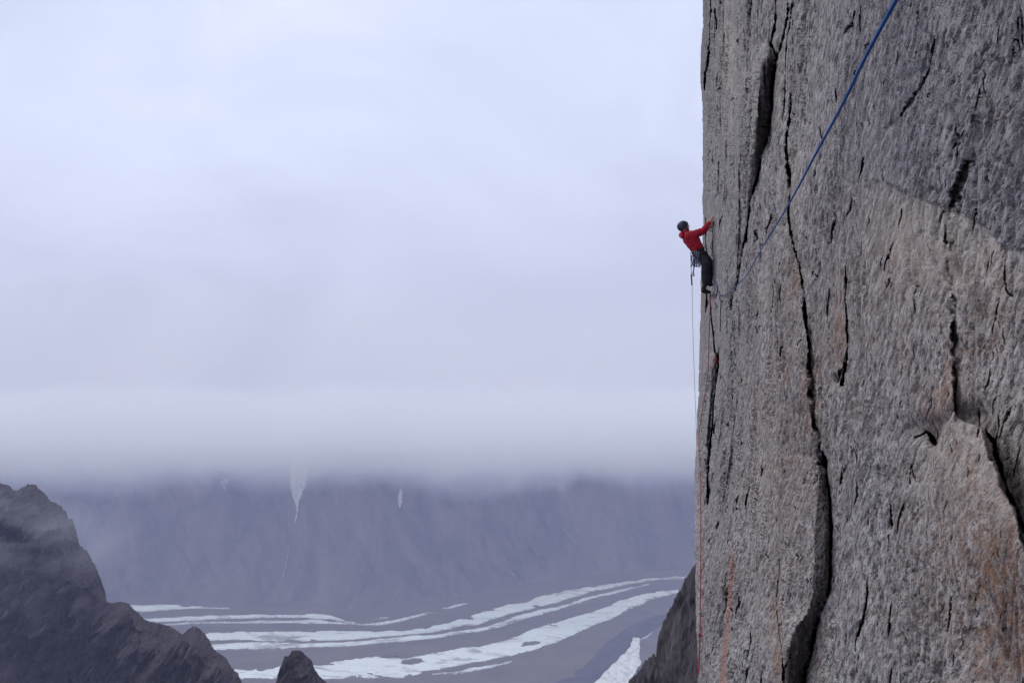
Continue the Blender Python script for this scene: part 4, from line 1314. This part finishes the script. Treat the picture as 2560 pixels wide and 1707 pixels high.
# smooth the distances so that the rope hangs clean of the bumps
ys = np.array([p[1] for p in pts]); ys = np.minimum(ys, np.convolve(np.pad(ys, 2, 'edge'), np.ones(5) / 5, 'valid'))
pts = [world(a_, b_, y_) for (a_, b_), y_ in zip(red, ys)]
o = rope('rope', catmull(pts, 10), list(np.interp(np.arange(10 * (len(pts) - 1) + 1), [0, 60, 130, 200], [.0070, .0070, .0080, .0085])), M_REDR, 8)
tag(o, 'red fixed rope hanging down the very edge of the cliff below the climber', 'rope')
RED = o
kp = world(1750, 1588, ys[18]) - np.array(RED.location)
s = Soup()
for k_ in range(3):
    s.tube([kp + np.array([.014 * math.cos(a_), .014 * math.sin(a_), .012 * (k_ - 1) + .010 * math.cos(a_ + k_ * 2)]) for a_ in np.linspace(0, 2 * math.pi, 16, endpoint=False)], .008, 6, True)
s.tube(catmull([kp + np.array([.01, 0, 0]), kp + np.array([.04, -.01, .01]), kp + np.array([.06, -.01, -.01])], 5), .0085, 6)
s.build('knot', M_REDR, RED)

# anchors in the crack: red slings with carabiners
def anchor_sling(loops, label, r=.011):
    s = Soup()
    for lp in loops:
        s.tube(catmull(lp, 6), r, 6)
    o = loose('sling', s, M_REDWEB, loops[0][0])
    return tag(o, label, 'sling')
ya = wall_y(1793, 905) - .25
W = lambda px_, py_, d_=0: world(px_, py_, ya + d_)
anchor_sling([[W(1790, 888), W(1788.8, 900), W(1790, 912), W(1790.5, 926)], [W(1790.5, 926), W(1793, 916), W(1792, 904), W(1790, 888)],
              [W(1789, 905), W(1793, 907, -.04), W(1799.5, 904)]], 'red slings tied round the rock at the anchor below the climber', .013)
anchor_sling([[W(1771, 926), W(1776, 920), W(1783, 912), W(1787, 897)]], 'thin red sling slanting from the rope to the upper anchor', .006)
e = empty('carabiner', W(1783.5, 916), 'pale silver carabiner at the red slings of the upper anchor', 'carabiner')
carabiner(e, (0, 0, 0), .2, M_METAL, .9, .10, 'frame', .009)
s = Soup(); s.tube([(.0, 0, -.01), (.045, 0, -.055)], .005, 6); s.build('gate', M_METAL, e)
yb_ = wall_y(1760, 1172) - .25
anchor_sling([[world(1752, 1181, yb_), world(1757, 1176, yb_), world(1761, 1167, yb_ + .05), world(1767, 1160, yb_ + .2)]], 'short red sling holding the red rope to the lower anchor', .008)
e = empty('carabiner', world(1759.5, 1166, yb_ - .02), 'pale silver carabiner at the lower anchor on the red rope', 'carabiner')
carabiner(e, (0, 0, 0), .2, M_METAL, -.55, .115, 'frame', .010)
s = Soup(); s.tube([(-.02, 0, -.02), (-.05, 0, -.08)], .005, 6); s.build('gate', M_METAL, e)
e = empty('carabiner', world(1749.5, 1529, ys[16] - .02), 'tiny bright carabiner clipped on the lower red rope above the knot', 'carabiner')
carabiner(e, (0, 0, 0), .2, M_METAL, .6, .07, 'frame', .010)
s = Soup(); s.tube([(.0, 0, -.01), (.02, 0, -.05)], .005, 6); s.build('gate', M_METAL, e)
# ================================================================== AIR
def volume_box(name, lo, hi, label):
    (x0, y0, z0), (x1, y1, z1) = lo, hi
    v = [(x0,y0,z0),(x1,y0,z0),(x1,y1,z0),(x0,y1,z0),(x0,y0,z1),(x1,y0,z1),(x1,y1,z1),(x0,y1,z1)]
    f = [(0,3,2,1),(4,5,6,7),(0,1,5,4),(1,2,6,5),(2,3,7,6),(3,0,4,7)]
    o = fast_mesh(name, v, f, None, smooth=False)
    tag(o, label, kind='stuff')
    return o

def vol_mat(name, color, density):
    mt = bpy.data.materials.new(name)
    mt.use_nodes = True
    t = mt.node_tree
    t.nodes.clear()
    out = t.nodes.new('ShaderNodeOutputMaterial')
    v = t.nodes.new('ShaderNodeVolumePrincipled')
    v.inputs['Color'].default_value = (*color, 1)
    v.inputs['Absorption Color'].default_value = (1, 1, 1, 1)
    v.inputs['Density'].default_value = density
    v.inputs['Anisotropy'].default_value = 0.0
    t.links.new(v.outputs[0], out.inputs['Volume'])
    return mt, t, v

HAZE = volume_box('haze', (-7600, -2000, -1001.5 - 20), (7600, 7600, 190), 'pale blue haze filling the valley air')
mt, t, v = vol_mat('haze_air', (.615, .665, 1.0), 1.75e-4)
HAZE.data.materials.append(mt)

# cloud that hides the mountain top
CLOUD = volume_box('clouds', (-5200, 3000, -660), (5200, 4500, 130), 'grey cloud layer lying on the mountain')
mt, t, v = vol_mat('cloud_bank', (.70, .755, 1.0), 0.0)
tc = t.nodes.new('ShaderNodeTexCoord')
sp = t.nodes.new('ShaderNodeSeparateXYZ')
t.links.new(tc.outputs['Object'], sp.inputs[0])
mpn = t.nodes.new('ShaderNodeMapping'); mpn.inputs['Scale'].default_value = (.0021, .0021, .0035)
t.links.new(tc.outputs['Object'], mpn.inputs[0])
nn = t.nodes.new('ShaderNodeTexNoise'); nn.inputs['Scale'].default_value = 1.0; nn.inputs['Detail'].default_value = 7; nn.inputs['Roughness'].default_value = .66; nn.inputs['Distortion'].default_value = .5
t.links.new(mpn.outputs[0], nn.inputs['Vector'])
def mth(op, a, b):
    nd = t.nodes.new('ShaderNodeMath'); nd.operation = op
    for s, q in ((nd.inputs[0], a), (nd.inputs[1], b)):
        if isinstance(q, (int, float)): s.default_value = q
        else: t.links.new(q, s)
    return nd.outputs[0]
def mrg(val, a, b, c_=0.0, d_=1.0, smooth=True):
    nd = t.nodes.new('ShaderNodeMapRange')
    if smooth: nd.interpolation_type = 'SMOOTHSTEP'
    for nm, q in (('From Min', a), ('From Max', b), ('To Min', c_), ('To Max', d_)): nd.inputs[nm].default_value = q
    t.links.new(val, nd.inputs['Value'])
    return nd.outputs[0]
zz = mth('ADD', sp.outputs['Z'], mth('MULTIPLY', mth('SUBTRACT', nn.outputs[0], .5), -300.0))
up = mrg(zz, -590.0, -450.0, 0.0, 1.0)
dn = mrg(mth('ADD', sp.outputs['Z'], mth('MULTIPLY', mth('SUBTRACT', nn.outputs[0], .5), -260.0)), -480.0, -190.0, 1.0, 0.0)
t.links.new(mth('MULTIPLY', mth('MULTIPLY', up, dn), .0085), v.inputs['Density'])
v.inputs['Absorption Color'].default_value = (.86, .89, 1.0, 1)
CLOUD.data.materials.append(mt)
mt.cycles.volume_step_rate = 0.12

# wisp of mist drifting across the left ridge
MIST = volume_box('mist', (-470, 360, -185), (-196, 550, -50), 'pale wisp of mist drifting across the dark left ridge')
mt, t, v = vol_mat('mist_wisp', (.95, .96, 1.0), 0.0)
tc = t.nodes.new('ShaderNodeTexCoord')
sp = t.nodes.new('ShaderNodeSeparateXYZ')
t.links.new(tc.outputs['Object'], sp.inputs[0])
mpn = t.nodes.new('ShaderNodeMapping'); mpn.inputs['Scale'].default_value = (.0133, .0133, .033); mpn.inputs['Rotation'].default_value = (0, .25, 0)
t.links.new(tc.outputs['Object'], mpn.inputs[0])
nn = t.nodes.new('ShaderNodeTexNoise'); nn.inputs['Scale'].default_value = 1.0; nn.inputs['Detail'].default_value = 5; nn.inputs['Distortion'].default_value = .6
t.links.new(mpn.outputs[0], nn.inputs['Vector'])
# a band that sinks to the right, soft on every side
tilt = mth('ADD', sp.outputs['Z'], mth('MULTIPLY', sp.outputs['X'], .22))
bandv = mth('MULTIPLY', mrg(tilt, -194.0, -179.0), mrg(tilt, -178.0, -159.0, 1.0, 0.0))
side = mth('MULTIPLY', mrg(sp.outputs['X'], -300.0, -225.0, 1.0, 0.0), mth('MULTIPLY', mrg(sp.outputs['Y'], 365.0, 420.0), mrg(sp.outputs['Y'], 490.0, 545.0, 1.0, 0.0)))
dens = mth('MULTIPLY', mth('MULTIPLY', bandv, side), mrg(nn.outputs[0], .47, .68))
t.links.new(mth('MULTIPLY', dens, .024), v.inputs['Density'])
MIST.data.materials.append(mt)
mt.cycles.volume_step_rate = 0.2
